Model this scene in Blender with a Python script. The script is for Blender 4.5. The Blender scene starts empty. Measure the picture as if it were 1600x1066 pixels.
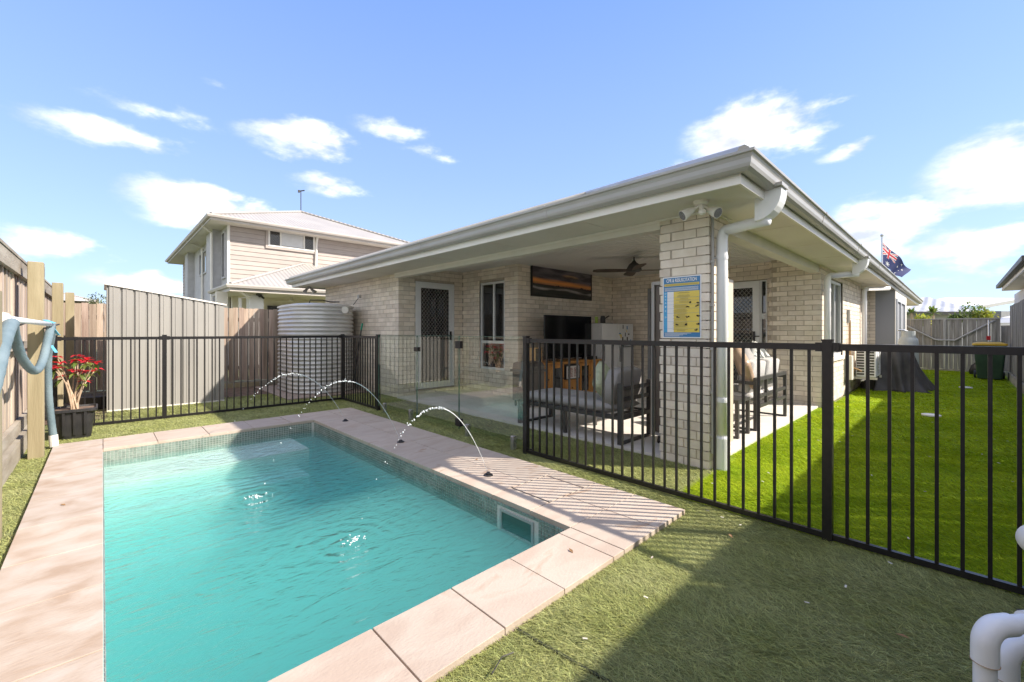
import bpy, math, random
import numpy as np
from mathutils import Vector, Matrix, noise
random.seed(7); np.random.seed(7)
R = math.radians
SC = bpy.context.scene
COL = SC.collection

# ------------------------------------------------------------------ camera
CAMZ = 1.27
AF = math.atan(695/667)
FX, FY = math.cos(AF), math.sin(AF)          # forward
RX, RY = FY, -FX                             # right
cd = bpy.data.cameras.new('camera'); cam = bpy.data.objects.new('camera', cd); COL.objects.link(cam)
cam.location = (0, 0, CAMZ)
cam.rotation_euler = (R(90), 0, AF - R(90))
cd.sensor_width = 36; cd.lens = 36*667/1600
cd.shift_y = -(518-533)/1600*-1
cd.clip_start = .05; cd.clip_end = 2000
SC.camera = cam

# ------------------------------------------------------------------ light
SUNV = Vector((.93, -1.17, 1.17)).normalized()
SUN_EL = math.asin(SUNV.z); SUN_ROT = math.atan2(SUNV.x, SUNV.y)
SKY_STRENGTH = .15; SUN_STRENGTH = 2.0; EXPOSURE = 2.1
W = bpy.data.worlds.new('World'); SC.world = W; W.use_nodes = True
wn, wl = W.node_tree.nodes, W.node_tree.links
wn.clear()
def wnode(t, **k):
    n = wn.new(t)
    for a, b in k.items(): setattr(n, a, b)
    return n
def wmath(op, a, b=None, c=None, clamp=False):
    n = wn.new('ShaderNodeMath'); n.operation = op; n.use_clamp = clamp
    for i, s in enumerate((a, b, c)):
        if s is None: continue
        if isinstance(s, (int, float)): n.inputs[i].default_value = s
        else: wl.new(s, n.inputs[i])
    return n.outputs[0]
sky = wnode('ShaderNodeTexSky', sky_type='NISHITA', sun_disc=False)
sky.sun_elevation = SUN_EL; sky.sun_rotation = SUN_ROT
sky.air_density = 1.0; sky.dust_density = .35; sky.ozone_density = 2.2; sky.altitude = 20
tc = wnode('ShaderNodeTexCoord'); sep = wnode('ShaderNodeSeparateXYZ'); wl.new(tc.outputs['Generated'], sep.inputs[0])
az = wmath('ARCTAN2', sep.outputs[1], sep.outputs[0])
el = wmath('ARCSINE', sep.outputs[2])
def pxdir(x, y):
    l = (x-800)/667; u = (518-y)/667
    v = Vector((FX+l*RX, FY+l*RY, u)).normalized()
    return math.atan2(v.y, v.x), math.asin(v.z)
clouds = [(170,212,135,22,.8),(470,220,95,28,.95),(600,200,60,20,.5),(225,168,100,18,.4),(295,318,95,36,1.1),
          (55,385,95,30,.85),(200,440,80,20,.7),(505,285,60,20,.6),(345,127,40,12,.3),(1175,205,125,45,1.2),(1330,236,70,16,.9),
          (1560,262,150,70,1.15),(1370,362,135,50,1.0),(1510,385,160,45,.75),(1370,440,120,18,.5),(1075,255,40,14,.6),(660,235,45,10,.35),(200,470,60,10,.3)]
nz = wnode('ShaderNodeTexNoise'); nz.inputs['Scale'].default_value = 9; nz.inputs['Detail'].default_value = 12; nz.inputs['Roughness'].default_value = .62
mp = wnode('ShaderNodeMapping'); mp.inputs['Scale'].default_value = (1, 1, 2.3)
wl.new(tc.outputs['Generated'], mp.inputs[0]); wl.new(mp.outputs[0], nz.inputs['Vector'])
nw = wnode('ShaderNodeTexNoise'); nw.inputs['Scale'].default_value = 9; nw.inputs['Detail'].default_value = 5; wl.new(mp.outputs[0], nw.inputs['Vector'])
sw3 = wnode('ShaderNodeSeparateColor'); wl.new(nw.outputs['Color'], sw3.inputs[0])
wrp1 = wmath('MULTIPLY', wmath('SUBTRACT', sw3.outputs[0], .5), .16); wrp2 = wmath('MULTIPLY', wmath('SUBTRACT', sw3.outputs[1], .5), .07)
dens = None
for (cx, cy, rx, ry, s) in clouds:
    a0, e0 = pxdir(cx, cy); a1, _ = pxdir(cx+rx, cy); _, e1 = pxdir(cx, cy-ry)
    ra = abs(a0-a1)*1.3; re = abs(e1-e0)*1.3
    da = wmath('MULTIPLY', wmath('ADD', wmath('SUBTRACT', az, a0), wrp1), 1/ra)
    de = wmath('MULTIPLY', wmath('ADD', wmath('SUBTRACT', el, e0), wrp2), 1/re)
    q = wmath('SQRT', wmath('ADD', wmath('MULTIPLY', da, da), wmath('MULTIPLY', de, de)))
    g = wmath('MULTIPLY', wmath('SUBTRACT', 1.0, q, clamp=True), s)
    dens = g if dens is None else wmath('MAXIMUM', dens, g)
# unseen clouds behind the camera, made denser to brighten the shade: broad noise, faded out over the band of sky already described above
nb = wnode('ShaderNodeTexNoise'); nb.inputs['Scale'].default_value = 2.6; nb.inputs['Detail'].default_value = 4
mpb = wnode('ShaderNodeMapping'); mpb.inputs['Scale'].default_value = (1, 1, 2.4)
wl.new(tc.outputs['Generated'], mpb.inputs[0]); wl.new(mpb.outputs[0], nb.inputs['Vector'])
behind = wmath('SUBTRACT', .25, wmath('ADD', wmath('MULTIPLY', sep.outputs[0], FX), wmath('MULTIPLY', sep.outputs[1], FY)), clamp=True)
fill_clouds = wmath('MULTIPLY', wmath('MULTIPLY', wmath('SUBTRACT', nb.outputs[0], .30), 4.0, clamp=True), wmath('MULTIPLY', behind, 3.0, clamp=True))
dens = wmath('MAXIMUM', dens, fill_clouds)
n2 = wmath('MULTIPLY', wmath('SUBTRACT', nz.outputs[0], .5), 1.9)
d2 = wmath('ADD', wmath('MULTIPLY', dens, 1.25), n2)
mr = wnode('ShaderNodeMapRange', interpolation_type='SMOOTHSTEP'); mr.inputs[1].default_value = .12; mr.inputs[2].default_value = 1.05
wl.new(d2, mr.inputs[0])
gate = wmath('MULTIPLY', dens, 5.0, clamp=True)
alpha = wmath('MULTIPLY', wmath('MULTIPLY', mr.outputs[0], gate), .9)
tint = wnode('ShaderNodeMix', data_type='RGBA', blend_type='MULTIPLY'); tint.inputs[0].default_value = 1
tint.inputs[7].default_value = (.42, .46, .52, 1)
wl.new(sky.outputs[0], tint.inputs[6])
ramp = wnode('ShaderNodeValToRGB'); wl.new(wmath('MULTIPLY', wmath('ABSOLUTE', el), 2/math.pi), ramp.inputs[0])
re_ = ramp.color_ramp.elements; re_[0].position = 0; re_[0].color = (.95,1.22,1.72,1); re_[1].position = 1; re_[1].color = (.33,.60,1.7,1)
for p_, c_ in ((.10,(.86,1.16,1.76,1)),(.22,(.66,.98,1.78,1)),(.42,(.43,.74,1.76,1))):
    x_ = re_.new(p_); x_.color = c_
haze = wnode('ShaderNodeMix', data_type='RGBA'); haze.inputs[0].default_value = .8
wl.new(tint.outputs[2], haze.inputs[6]); wl.new(ramp.outputs[0], haze.inputs[7])
mix = wnode('ShaderNodeMix', data_type='RGBA')
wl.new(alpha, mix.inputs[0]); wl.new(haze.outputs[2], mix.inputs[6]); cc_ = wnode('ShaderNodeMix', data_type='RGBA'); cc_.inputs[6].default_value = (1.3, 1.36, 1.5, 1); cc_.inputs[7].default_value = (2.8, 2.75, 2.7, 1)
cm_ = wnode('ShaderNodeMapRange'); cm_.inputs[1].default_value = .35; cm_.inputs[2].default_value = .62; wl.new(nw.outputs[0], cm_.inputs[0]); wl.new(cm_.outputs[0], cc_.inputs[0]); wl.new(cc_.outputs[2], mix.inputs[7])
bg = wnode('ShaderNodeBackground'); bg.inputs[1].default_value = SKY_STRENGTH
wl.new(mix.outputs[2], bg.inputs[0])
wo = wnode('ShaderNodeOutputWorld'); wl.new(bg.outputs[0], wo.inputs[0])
sl = bpy.data.lights.new('sun', 'SUN'); sl.energy = SUN_STRENGTH; sl.angle = R(.8); sl.color = (1, .91, .79)
so = bpy.data.objects.new('sun', sl); COL.objects.link(so); so.rotation_euler = SUNV.to_track_quat('Z', 'Y').to_euler(); so.location = (5, -8, 12)
vs = SC.view_settings; vs.view_transform = 'Standard'; vs.look = 'None'; vs.gamma = 1; vs.exposure = EXPOSURE; vs.use_curve_mapping = False
SC.cycles.use_denoising = True
SC.cycles.max_bounces = 10; SC.cycles.transparent_max_bounces = 24; SC.cycles.volume_bounces = 3
SC.cycles.diffuse_bounces = 6; SC.cycles.glossy_bounces = 4; SC.cycles.caustics_reflective = False; SC.cycles.caustics_refractive = False

# ------------------------------------------------------------------ pixel helpers (measurements taken from the photograph)
def ray(x):
    l = (x-800)/667; return FX+l*RX, FY+l*RY
def at(x, y, d):
    u, v = ray(x); return Vector((u*d, v*d, CAMZ-(y-518)*d/667))
def atX(X, x, y):
    u, v = ray(x); return at(x, y, X/u)
def atY(Y, x, y):
    u, v = ray(x); return at(x, y, Y/v)

# ------------------------------------------------------------------ mesh builder
ORG = {}
def worg(o): return ORG.get(o.name, Vector((0, 0, 0))) if o is not None else Vector((0, 0, 0))
class MB:
    def __init__(s): s.v = []; s.f = []
    def add(s, vs, fs):
        n = len(s.v); s.v += [tuple(p) for p in vs]; s.f += [tuple(i+n for i in f) for f in fs]; return s
    def box(s, x0, x1, y0, y1, z0, z1):
        return s.add([(x0,y0,z0),(x1,y0,z0),(x1,y1,z0),(x0,y1,z0),(x0,y0,z1),(x1,y0,z1),(x1,y1,z1),(x0,y1,z1)],
              [(0,3,2,1),(4,5,6,7),(0,1,5,4),(1,2,6,5),(2,3,7,6),(3,0,4,7)])
    def obox(s, c, size, M=None):
        a, b, d = [q/2 for q in size]; c = Vector(c)
        vs = [Vector(p) for p in ((-a,-b,-d),(a,-b,-d),(a,b,-d),(-a,b,-d),(-a,-b,d),(a,-b,d),(a,b,d),(-a,b,d))]
        if M is not None: vs = [M @ p for p in vs]
        return s.add([c+p for p in vs], [(0,3,2,1),(4,5,6,7),(0,1,5,4),(1,2,6,5),(2,3,7,6),(3,0,4,7)])
    def bar(s, a, b, w, h, up=Vector((0,0,1))):
        a = Vector(a); b = Vector(b); d = (b-a); L = d.length; d.normalize()
        x = d.cross(up)
        if x.length < 1e-4: x = d.cross(Vector((0,1,0)))
        x.normalize(); y = x.cross(d)
        M = Matrix((x, d, y)).transposed()
        return s.obox((a+b)/2, (w, L, h), M)
    def tube(s, pts, r, n=10, caps=True):
        pts = [Vector(p) for p in pts]; m = len(pts)
        rs = r if isinstance(r, (list, tuple)) else [r]*m
        b0 = len(s.v); prev = None
        for i, p in enumerate(pts):
            t = (pts[min(i+1, m-1)] - pts[max(i-1, 0)]).normalized()
            if prev is None:
                x = t.cross(Vector((0,0,1)))
                if x.length < .05: x = t.cross(Vector((0,1,0)))
            else: x = prev - t*prev.dot(t)
            x.normalize(); prev = x; y = t.cross(x)
            for k in range(n):
                a = 2*math.pi*k/n; s.v.append(tuple(p + (x*math.cos(a)+y*math.sin(a))*rs[i]))
        for i in range(m-1):
            for k in range(n):
                s.f.append((b0+i*n+k, b0+i*n+(k+1)%n, b0+(i+1)*n+(k+1)%n, b0+(i+1)*n+k))
        if caps:
            s.f.append(tuple(b0+k for k in range(n))[::-1]); s.f.append(tuple(b0+(m-1)*n+k for k in range(n)))
        return s
    def lathe(s, c, prof, n=24, sx=1, sy=1):
        b0 = len(s.v); m = len(prof)
        for (r, z) in prof:
            for k in range(n):
                a = 2*math.pi*k/n; s.v.append((c[0]+r*math.cos(a)*sx, c[1]+r*math.sin(a)*sy, c[2]+z))
        for i in range(m-1):
            for k in range(n):
                s.f.append((b0+i*n+k, b0+i*n+(k+1)%n, b0+(i+1)*n+(k+1)%n, b0+(i+1)*n+k))
        if prof[0][0] > 1e-6: s.f.append(tuple(b0+k for k in range(n))[::-1])
        if prof[-1][0] > 1e-6: s.f.append(tuple(b0+(m-1)*n+k for k in range(n)))
        return s
    def loft(s, rings, closed=True, caps=True):
        b0 = len(s.v); n = len(rings[0])
        for r in rings: s.v += [tuple(p) for p in r]
        for i in range(len(rings)-1):
            for k in range(n if closed else n-1):
                s.f.append((b0+i*n+k, b0+i*n+(k+1)%n, b0+(i+1)*n+(k+1)%n, b0+(i+1)*n+k))
        if caps and closed:
            s.f.append(tuple(b0+k for k in range(n))[::-1]); s.f.append(tuple(b0+(len(rings)-1)*n+k for k in range(n)))
        return s
    def sweep(s, path, prof):
        # mitred sweep of profile [(outward, z)] along an XY polyline; outward is to the right of travel
        path = [Vector((p[0], p[1])) for p in path]; m = len(path); rings = []
        for i, p in enumerate(path):
            d0 = (path[i]-path[i-1]).normalized() if i > 0 else None
            d1 = (path[i+1]-path[i]).normalized() if i < m-1 else None
            if d0 is None: d0 = d1
            if d1 is None: d1 = d0
            n0 = Vector((d0.y, -d0.x)); n1 = Vector((d1.y, -d1.x)); b = (n0+n1); b = b/(b.dot(n0))
            rings.append([(p.x+b.x*o, p.y+b.y*o, z) for o, z in prof])
        return s.loft(rings)
    def build(s, name, mat, parent=None, smooth=False, bevel=0, origin=None, **pr):
        V = [Vector(p) for p in s.v]
        if origin is None:
            xs = [p.x for p in V]; ys = [p.y for p in V]; zs = [p.z for p in V]
            origin = Vector(((min(xs)+max(xs))/2, (min(ys)+max(ys))/2, min(zs)))
        else: origin = Vector(origin)
        me = bpy.data.meshes.new(name); me.from_pydata([tuple(p-origin) for p in V], [], s.f); me.update()
        if smooth: me.polygons.foreach_set('use_smooth', [True]*len(me.polygons))
        if mat: me.materials.append(mat)
        o = bpy.data.objects.new(name, me); COL.objects.link(o)
        if parent is not None: o.parent = parent
        o.location = origin - worg(parent); ORG[o.name] = origin
        if bevel:
            b = o.modifiers.new('bevel', 'BEVEL'); b.width = bevel; b.segments = 2; b.limit_method = 'ANGLE'
        if smooth == 'auto': pass
        for k, q in pr.items(): o[k] = q
        return o
def thing(name, label, cat, loc, group=None):
    o = bpy.data.objects.new(name, None); COL.objects.link(o); o.location = loc; o.empty_display_size = .1
    ORG[o.name] = Vector(loc); o['label'] = label; o['category'] = cat
    if group: o['group'] = group
    return o
def tag(o, label, cat, group=None):
    o['label'] = label; o['category'] = cat
    if group: o['group'] = group
    return o
def inst(name, mesh, parent, loc, scale=None, rot=None):
    o = bpy.data.objects.new(name, mesh); COL.objects.link(o); o.parent = parent
    o.location = Vector(loc) - worg(parent); ORG[o.name] = Vector(loc)
    if scale: o.scale = scale
    if rot: o.rotation_euler = rot
    return o
def unit_mesh(name, mat, jit=0):
    m = MB().box(-.5,.5,-.5,.5,-.5,.5); me = bpy.data.meshes.new(name); me.from_pydata(m.v, [], m.f); me.materials.append(mat); return me

# ------------------------------------------------------------------ materials
def lin(c): return tuple(((x/255)/12.92 if x/255 <= .04045 else ((x/255+.055)/1.055)**2.4) for x in c)+(1,)
def M(name, c1, c2=None, c3=None, scale=4, stretch=(1,1,1), rough=.65, metal=0, bump=0, bscale=60, bstretch=None, rand=0, spec=.5, lo=.35, hi=.65, detail=6, distort=0, coat=0, trans=0, hue=0, island=0):
    m = bpy.data.materials.new(name); m.use_nodes = True; t = m.node_tree; n, l = t.nodes, t.links
    P = n['Principled BSDF']; P.inputs['Roughness'].default_value = rough; P.inputs['Metallic'].default_value = metal
    P.inputs['Specular IOR Level'].default_value = spec
    if coat: P.inputs['Coat Weight'].default_value = coat
    c1 = tuple(c1)+(1,) if len(c1) == 3 else c1
    geo = n.new('ShaderNodeNewGeometry')
    col = None
    def nzn(sc, st, det=6, dist=0):
        mp = n.new('ShaderNodeMapping'); mp.inputs['Scale'].default_value = st; l.new(geo.outputs['Position'], mp.inputs[0])
        z = n.new('ShaderNodeTexNoise'); z.inputs['Scale'].default_value = sc; z.inputs['Detail'].default_value = det; z.inputs['Distortion'].default_value = dist
        l.new(mp.outputs[0], z.inputs['Vector']); return z.outputs[0]
    if c2 is not None:
        r = n.new('ShaderNodeValToRGB'); l.new(nzn(scale, stretch, detail, distort), r.inputs[0])
        r.color_ramp.elements[0].position = lo; r.color_ramp.elements[0].color = c1
        r.color_ramp.elements[1].position = hi; r.color_ramp.elements[1].color = tuple(c2)+(1,)
        if c3 is not None:
            e = r.color_ramp.elements.new(1.0 if hi < .9 else .99); e.color = tuple(c3)+(1,)
            e.position = min(.99, hi+.12)
        col = r.outputs[0]
    if rand or hue or island:
        hs = n.new('ShaderNodeHueSaturation')
        if col is not None: l.new(col, hs.inputs['Color'])
        else: hs.inputs['Color'].default_value = c1
        mr = n.new('ShaderNodeMapRange'); mr.inputs[3].default_value = 1-(rand or island); mr.inputs[4].default_value = 1+(rand or island)
        if island: l.new(geo.outputs['Random Per Island'], mr.inputs[0])
        else:
            oi = n.new('ShaderNodeObjectInfo'); l.new(oi.outputs['Random'], mr.inputs[0])
        l.new(mr.outputs[0], hs.inputs['Value'])
        if hue:
            mh = n.new('ShaderNodeMapRange'); mh.inputs[3].default_value = .5-hue; mh.inputs[4].default_value = .5+hue
            wn_ = n.new('ShaderNodeTexWhiteNoise'); wn_.noise_dimensions = '1D'
            l.new(mr.inputs[0].links[0].from_socket, wn_.inputs['W']); l.new(wn_.outputs['Value'], mh.inputs[0]); l.new(mh.outputs[0], hs.inputs['Hue'])
        col = hs.outputs[0]
    if col is not None: l.new(col, P.inputs['Base Color'])
    else: P.inputs['Base Color'].default_value = c1
    if bump:
        b = n.new('ShaderNodeBump'); b.inputs['Strength'].default_value = bump; b.inputs['Distance'].default_value = .01
        l.new(nzn(bscale, bstretch or stretch, 5), b.inputs['Height']); l.new(b.outputs[0], P.inputs['Normal'])
    if trans: P.inputs['Transmission Weight'].default_value = trans
    return m
def glassy(name, tint, ior=1.5, rough=0.0, bump=0, bscale=8, gl=(1,1,1)):
    m = bpy.data.materials.new(name); m.use_nodes = True; t = m.node_tree; n, l = t.nodes, t.links; n.clear()
    o = n.new('ShaderNodeOutputMaterial'); mx = n.new('ShaderNodeMixShader'); tr = n.new('ShaderNodeBsdfTransparent'); g = n.new('ShaderNodeBsdfGlossy')
    tr.inputs[0].default_value = tuple(tint)+(1,); g.inputs['Roughness'].default_value = rough; g.inputs[0].default_value = tuple(gl)+(1,)
    f = n.new('ShaderNodeFresnel'); f.inputs['IOR'].default_value = ior
    gg = n.new('ShaderNodeNewGeometry'); sb_ = n.new('ShaderNodeMath'); sb_.operation = 'SUBTRACT'; sb_.inputs[0].default_value = 1; l.new(gg.outputs['Backfacing'], sb_.inputs[1])
    ml = n.new('ShaderNodeMath'); ml.operation = 'MULTIPLY'; l.new(f.outputs[0], ml.inputs[0]); l.new(sb_.outputs[0], ml.inputs[1])
    l.new(ml.outputs[0], mx.inputs[0]); l.new(tr.outputs[0], mx.inputs[1]); l.new(g.outputs[0], mx.inputs[2]); l.new(mx.outputs[0], o.inputs[0])
    return m, n, l, g, f, o

# the look of each thing
m_brick = M('cream_brick', (.70,.615,.51), (.80,.725,.63), scale=9, rough=.85, bump=.35, bscale=160, rand=.13, hue=.006, lo=.3, hi=.7)
m_brick_j = M('cream_brick_joined', (.70,.615,.51), (.80,.725,.63), scale=9, rough=.85, bump=.25, bscale=160, island=.13, hue=.006, lo=.3, hi=.7)
m_mortar = M('mortar', (.42,.365,.30), (.50,.44,.37), scale=20, rough=.95, bump=.4, bscale=200)
m_white = M('white_paint', (.74,.71,.66), (.80,.77,.72), scale=2, rough=.5, bump=.03, bscale=40)
m_cream = M('cream_trim', (.66,.63,.56), (.72,.69,.62), scale=3, rough=.5, bump=.04, bscale=30)
m_soffit = M('soffit_board', (.66,.62,.56), (.74,.70,.64), scale=1.2, rough=.7, bump=.05, bscale=20)
m_ceil = M('ceiling_board', (.75,.725,.69), (.80,.775,.74), scale=1, rough=.8)
m_gutter = M('gutter_steel', (.31,.30,.285), (.40,.388,.372), scale=1.5, stretch=(1,1,.4), rough=.38, lo=.2, hi=.6, bump=.05, bscale=20, spec=.6)
m_roof = M('roof_steel', (.70,.68,.65), (.76,.74,.71), scale=1, rough=.45)
m_pvc = M('white_pvc', (.76,.77,.78), (.82,.83,.84), scale=3, rough=.35, spec=.5, bump=.04, bscale=50)
m_black = M('black_powdercoat', (.012,.011,.012), (.018,.016,.016), scale=30, rough=.35, spec=.5, bump=.05, bscale=300)
m_dark = M('dark_metal', (.035,.032,.032), (.05,.046,.044), scale=20, rough=.4, metal=.3)
m_char = M('charcoal', (.045,.043,.042), (.06,.057,.055), scale=12, rough=.5)
m_slab = M('concrete', (.62,.575,.52), (.70,.66,.61), scale=3, rough=.8, bump=.1, bscale=120)
m_soil = M('soil', (.10,.065,.045), (.20,.14,.10), scale=12, rough=1, bump=.6, bscale=60)
m_alu = M('white_aluminium', (.70,.71,.72), (.75,.76,.77), scale=2, rough=.35, spec=.5)
m_silver = M('silver', (.5,.51,.53), (.62,.63,.65), scale=8, rough=.25, metal=.85)
m_treat = M('treated_pine', (.27,.225,.135), (.36,.305,.195), c3=(.22,.17,.10), scale=7, stretch=(1,1,.12), rough=.85, bump=.3, bscale=70, bstretch=(1,1,.12), rand=.08, distort=.6)
m_pal = M('weathered_paling', (.34,.27,.215), (.50,.42,.355), c3=(.17,.12,.09), scale=14, stretch=(1,1,.07), rough=.9, bump=.4, bscale=90, bstretch=(1,1,.07), rand=.22, hue=.012, distort=.5)
m_palb = M('brown_paling', (.27,.195,.15), (.44,.345,.275), c3=(.15,.105,.08), scale=13, stretch=(1,1,.07), rough=.9, bump=.4, bscale=90, bstretch=(1,1,.07), rand=.25, hue=.012, distort=.6)
m_palg = M('grey_paling', (.21,.195,.175), (.36,.34,.31), c3=(.16,.145,.13), scale=13, stretch=(1,1,.08), rough=.9, bump=.4, bscale=90, bstretch=(1,1,.07), rand=.22, hue=.012, distort=.6)
m_rail = M('weathered_rail', (.27,.23,.18), (.40,.36,.30), scale=9, stretch=(.2,.2,1), rough=.9, bump=.4, bscale=70, bstretch=(.15,.15,1), rand=.1)
m_rubber = M('black_plastic', (.02,.02,.022), (.032,.031,.032), scale=10, rough=.42, bump=.08, bscale=100)
m_glasspane_d = M('dark_window_glass', (.012,.013,.014), (.03,.028,.026), scale=2, rough=.03, spec=.9, coat=.5)
m_screen = M('tv_screen', (.004,.004,.005), rough=.12, spec=.4)
m_fridge = M('white_enamel', (.66,.66,.66), (.70,.70,.70), scale=3, rough=.3)
m_orange = M('honey_pine', (.43,.185,.045), (.52,.25,.07), scale=8, stretch=(1,1,.3), rough=.4, bump=.05, rand=.06)
m_greyfab = M('grey_cushion_fabric', (.30,.285,.275), (.36,.345,.335), scale=200, rough=.95, bump=.3, bscale=500)
m_lightfab = M('pale_cushion_fabric', (.42,.41,.40), (.50,.49,.475), scale=150, rough=.95, bump=.25, bscale=400)
m_greenfab = M('sage_cushion_fabric', (.42,.46,.30), (.50,.54,.38), scale=20, rough=.95, bump=.25, bscale=300)
m_satin = M('tan_satin', (.42,.29,.20), (.56,.41,.30), scale=6, rough=.35, bump=.3, bscale=14)
m_hose = M('grey_blue_hose', (.13,.19,.22), (.19,.255,.285), scale=5, rough=.7, bump=.5, bscale=60, bstretch=(1,1,3))
m_cover = M('bbq_cover_cloth', (.045,.042,.043), (.07,.066,.066), scale=5, rough=.62, bump=.3, bscale=9)
m_lpg = M('gas_bottle_paint', (.42,.46,.47), (.50,.54,.55), scale=5, rough=.4)
m_bin = M('green_bin_plastic', (.018,.05,.028), (.03,.07,.04), scale=4, rough=.5)
m_yellow = M('yellow_lid', (.62,.38,.03), (.68,.44,.05), scale=4, rough=.5)
m_shed = M('shed_steel', (.29,.278,.258), (.34,.326,.302), scale=2, stretch=(1,1,.3), rough=.5, bump=.03, rand=.05)
m_tank = M('tank_steel', (.50,.495,.475), (.60,.595,.57), scale=3, rough=.33, metal=.15, spec=.6)
m_clad = M('pink_beige_cladding', (.39,.335,.305), (.43,.375,.345), scale=2, rough=.7, bump=.04, rand=.04)
m_render = M('pale_render', (.47,.465,.48), (.53,.525,.54), scale=4, rough=.85, bump=.12, bscale=120)
m_rendery = M('cream_render', (.68,.63,.54), (.74,.69,.60), scale=4, rough=.85)
m_blue_box = M('blue_grey_cladding', (.27,.285,.32), (.31,.325,.36), scale=2, stretch=(1,1,.2), rough=.6)
m_leafg = M('green_leaf', (.10,.17,.03), (.22,.28,.07), scale=12, rough=.5, island=.35, hue=.03)
m_leafy = M('yellow_green_leaf', (.30,.36,.04), (.52,.50,.08), scale=8, rough=.5, island=.3, hue=.03)
m_red = M('red_bract', (.58,.015,.03), (.72,.04,.05), scale=20, rough=.5, island=.3)
m_stem = M('pale_stem', (.42,.30,.20), (.52,.40,.29), scale=30, rough=.8, bump=.2)
m_tile = M('mosaic_tile', (.17,.215,.185), (.30,.34,.30), scale=6, rough=.2, spec=.6, island=.16, hue=.01, lo=.3, hi=.7)
m_grout = M('tile_grout', (.58,.58,.54), (.66,.66,.62), scale=60, rough=.9)
m_poolin = M('pool_interior', (.38,.52,.50), (.46,.60,.57), scale=5, rough=.6)
m_poolstep = M('pool_step', (.58,.60,.54), (.64,.66,.60), scale=5, rough=.6)
m_foam = M('white_water', (.9,.93,.94), rough=.12, spec=.6)
m_drop = M('water_drop', (.80,.84,.86), rough=.03, spec=.8, coat=.5)
m_lamp = bpy.data.materials.new('lit_lamp'); m_lamp.use_nodes = True
m_lamp.node_tree.nodes['Principled BSDF'].inputs['Emission Color'].default_value = (1,.9,.72,1)
m_lamp.node_tree.nodes['Principled BSDF'].inputs['Emission Strength'].default_value = 5
m_paver = M('sandstone_paver', (.44,.35,.285), (.50,.425,.355), c3=(.38,.265,.19), scale=2.3, stretch=(1,2.1,1), rough=.78, bump=.22, bscale=50, rand=.055, lo=.33, hi=.60, distort=1.1, detail=9)
m_paver2 = M('stained_paver', (.38,.285,.215), (.46,.38,.315), c3=(.50,.43,.375), scale=4.5, stretch=(1,1.35,1), rough=.78, bump=.28, bscale=26, bstretch=(.7,3,1), rand=.04, lo=.30, hi=.50, distort=.5, detail=10)
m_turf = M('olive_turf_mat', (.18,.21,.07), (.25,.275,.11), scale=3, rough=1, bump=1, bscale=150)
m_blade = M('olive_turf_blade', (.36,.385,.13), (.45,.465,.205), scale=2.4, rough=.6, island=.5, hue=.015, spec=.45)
m_lawn = M('green_turf_mat', (.17,.27,.004), (.22,.32,.006), scale=3, rough=1, bump=1, bscale=150)
m_lblade = M('green_turf_blade', (.31,.44,.006), (.44,.54,.016), scale=1.9, rough=.7, island=.33, hue=.012, spec=.25)
m_gnd = M('far_ground', (.12,.14,.06), (.2,.2,.1), scale=.3, rough=1)
def lets_light_through(m, fac):
    t = m.node_tree; n, l = t.nodes, t.links; P = n['Principled BSDF']; o = [q for q in n if q.type == 'OUTPUT_MATERIAL'][0]
    tl = n.new('ShaderNodeBsdfTranslucent'); mx = n.new('ShaderNodeMixShader'); mx.inputs[0].default_value = fac
    l.new(P.inputs['Base Color'].links[0].from_socket, tl.inputs[0]); l.new(P.outputs[0], mx.inputs[1]); l.new(tl.outputs[0], mx.inputs[2]); l.new(mx.outputs[0], o.inputs[0])
for q in (m_blade, m_lblade, m_leafg, m_leafy, m_red): lets_light_through(q, .4)
# ribbed roof sheets
def ribbed(mat, axis, pitch=.076, strength=.9, dist=.01):
    t = mat.node_tree; n, l = t.nodes, t.links
    g = n.new('ShaderNodeNewGeometry'); s = n.new('ShaderNodeSeparateXYZ'); l.new(g.outputs['Position'], s.inputs[0])
    a = n.new('ShaderNodeMath'); a.operation = 'MULTIPLY'; a.inputs[1].default_value = 2*math.pi/pitch; l.new(s.outputs[axis], a.inputs[0])
    b = n.new('ShaderNodeMath'); b.operation = 'SINE'; l.new(a.outputs[0], b.inputs[0])
    u = n.new('ShaderNodeBump'); u.inputs['Strength'].default_value = strength; u.inputs['Distance'].default_value = dist
    l.new(b.outputs[0], u.inputs['Height']); l.new(u.outputs[0], n['Principled BSDF'].inputs['Normal']); return mat

# ------------------------------------------------------------------ setting: ground, lawns, slab
PX0, PX1, PY0, PY1 = .005, 2.13, 1.69, 6.22        # pool opening
def sheet(name, rects, z, mat, **p):
    m = MB()
    for (a, b, c, d) in rects: m.add([(a,c,z),(b,c,z),(b,d,z),(a,d,z)], [(0,1,2,3)])
    return m.build(name, mat, None, origin=(0,0,z), kind='structure', **p)
e = .02
sheet('ground', [(-900,PX0-e,-900,900),(PX1+e,900,-900,900),(PX0-e,PX1+e,-900,PY0-e),(PX0-e,PX1+e,PY1+e,900)], -.02, m_gnd)
CX0, CX1, CY0, CY1 = -.385, 2.915, 1.30, 6.82      # coping outside
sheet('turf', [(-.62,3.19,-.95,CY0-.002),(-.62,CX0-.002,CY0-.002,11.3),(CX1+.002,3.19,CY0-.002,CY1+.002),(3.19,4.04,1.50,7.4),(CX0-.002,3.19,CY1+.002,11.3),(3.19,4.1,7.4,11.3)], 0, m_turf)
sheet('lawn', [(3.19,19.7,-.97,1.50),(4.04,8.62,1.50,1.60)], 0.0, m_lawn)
MB().box(4.03, 8.64, 1.60, 5.72, -.1, .03).build('slab', m_slab, kind='structure')
MB().box(4.06, 5.62, 5.722, 7.41, -.1, .028).build('path', m_slab, kind='structure')
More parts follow.
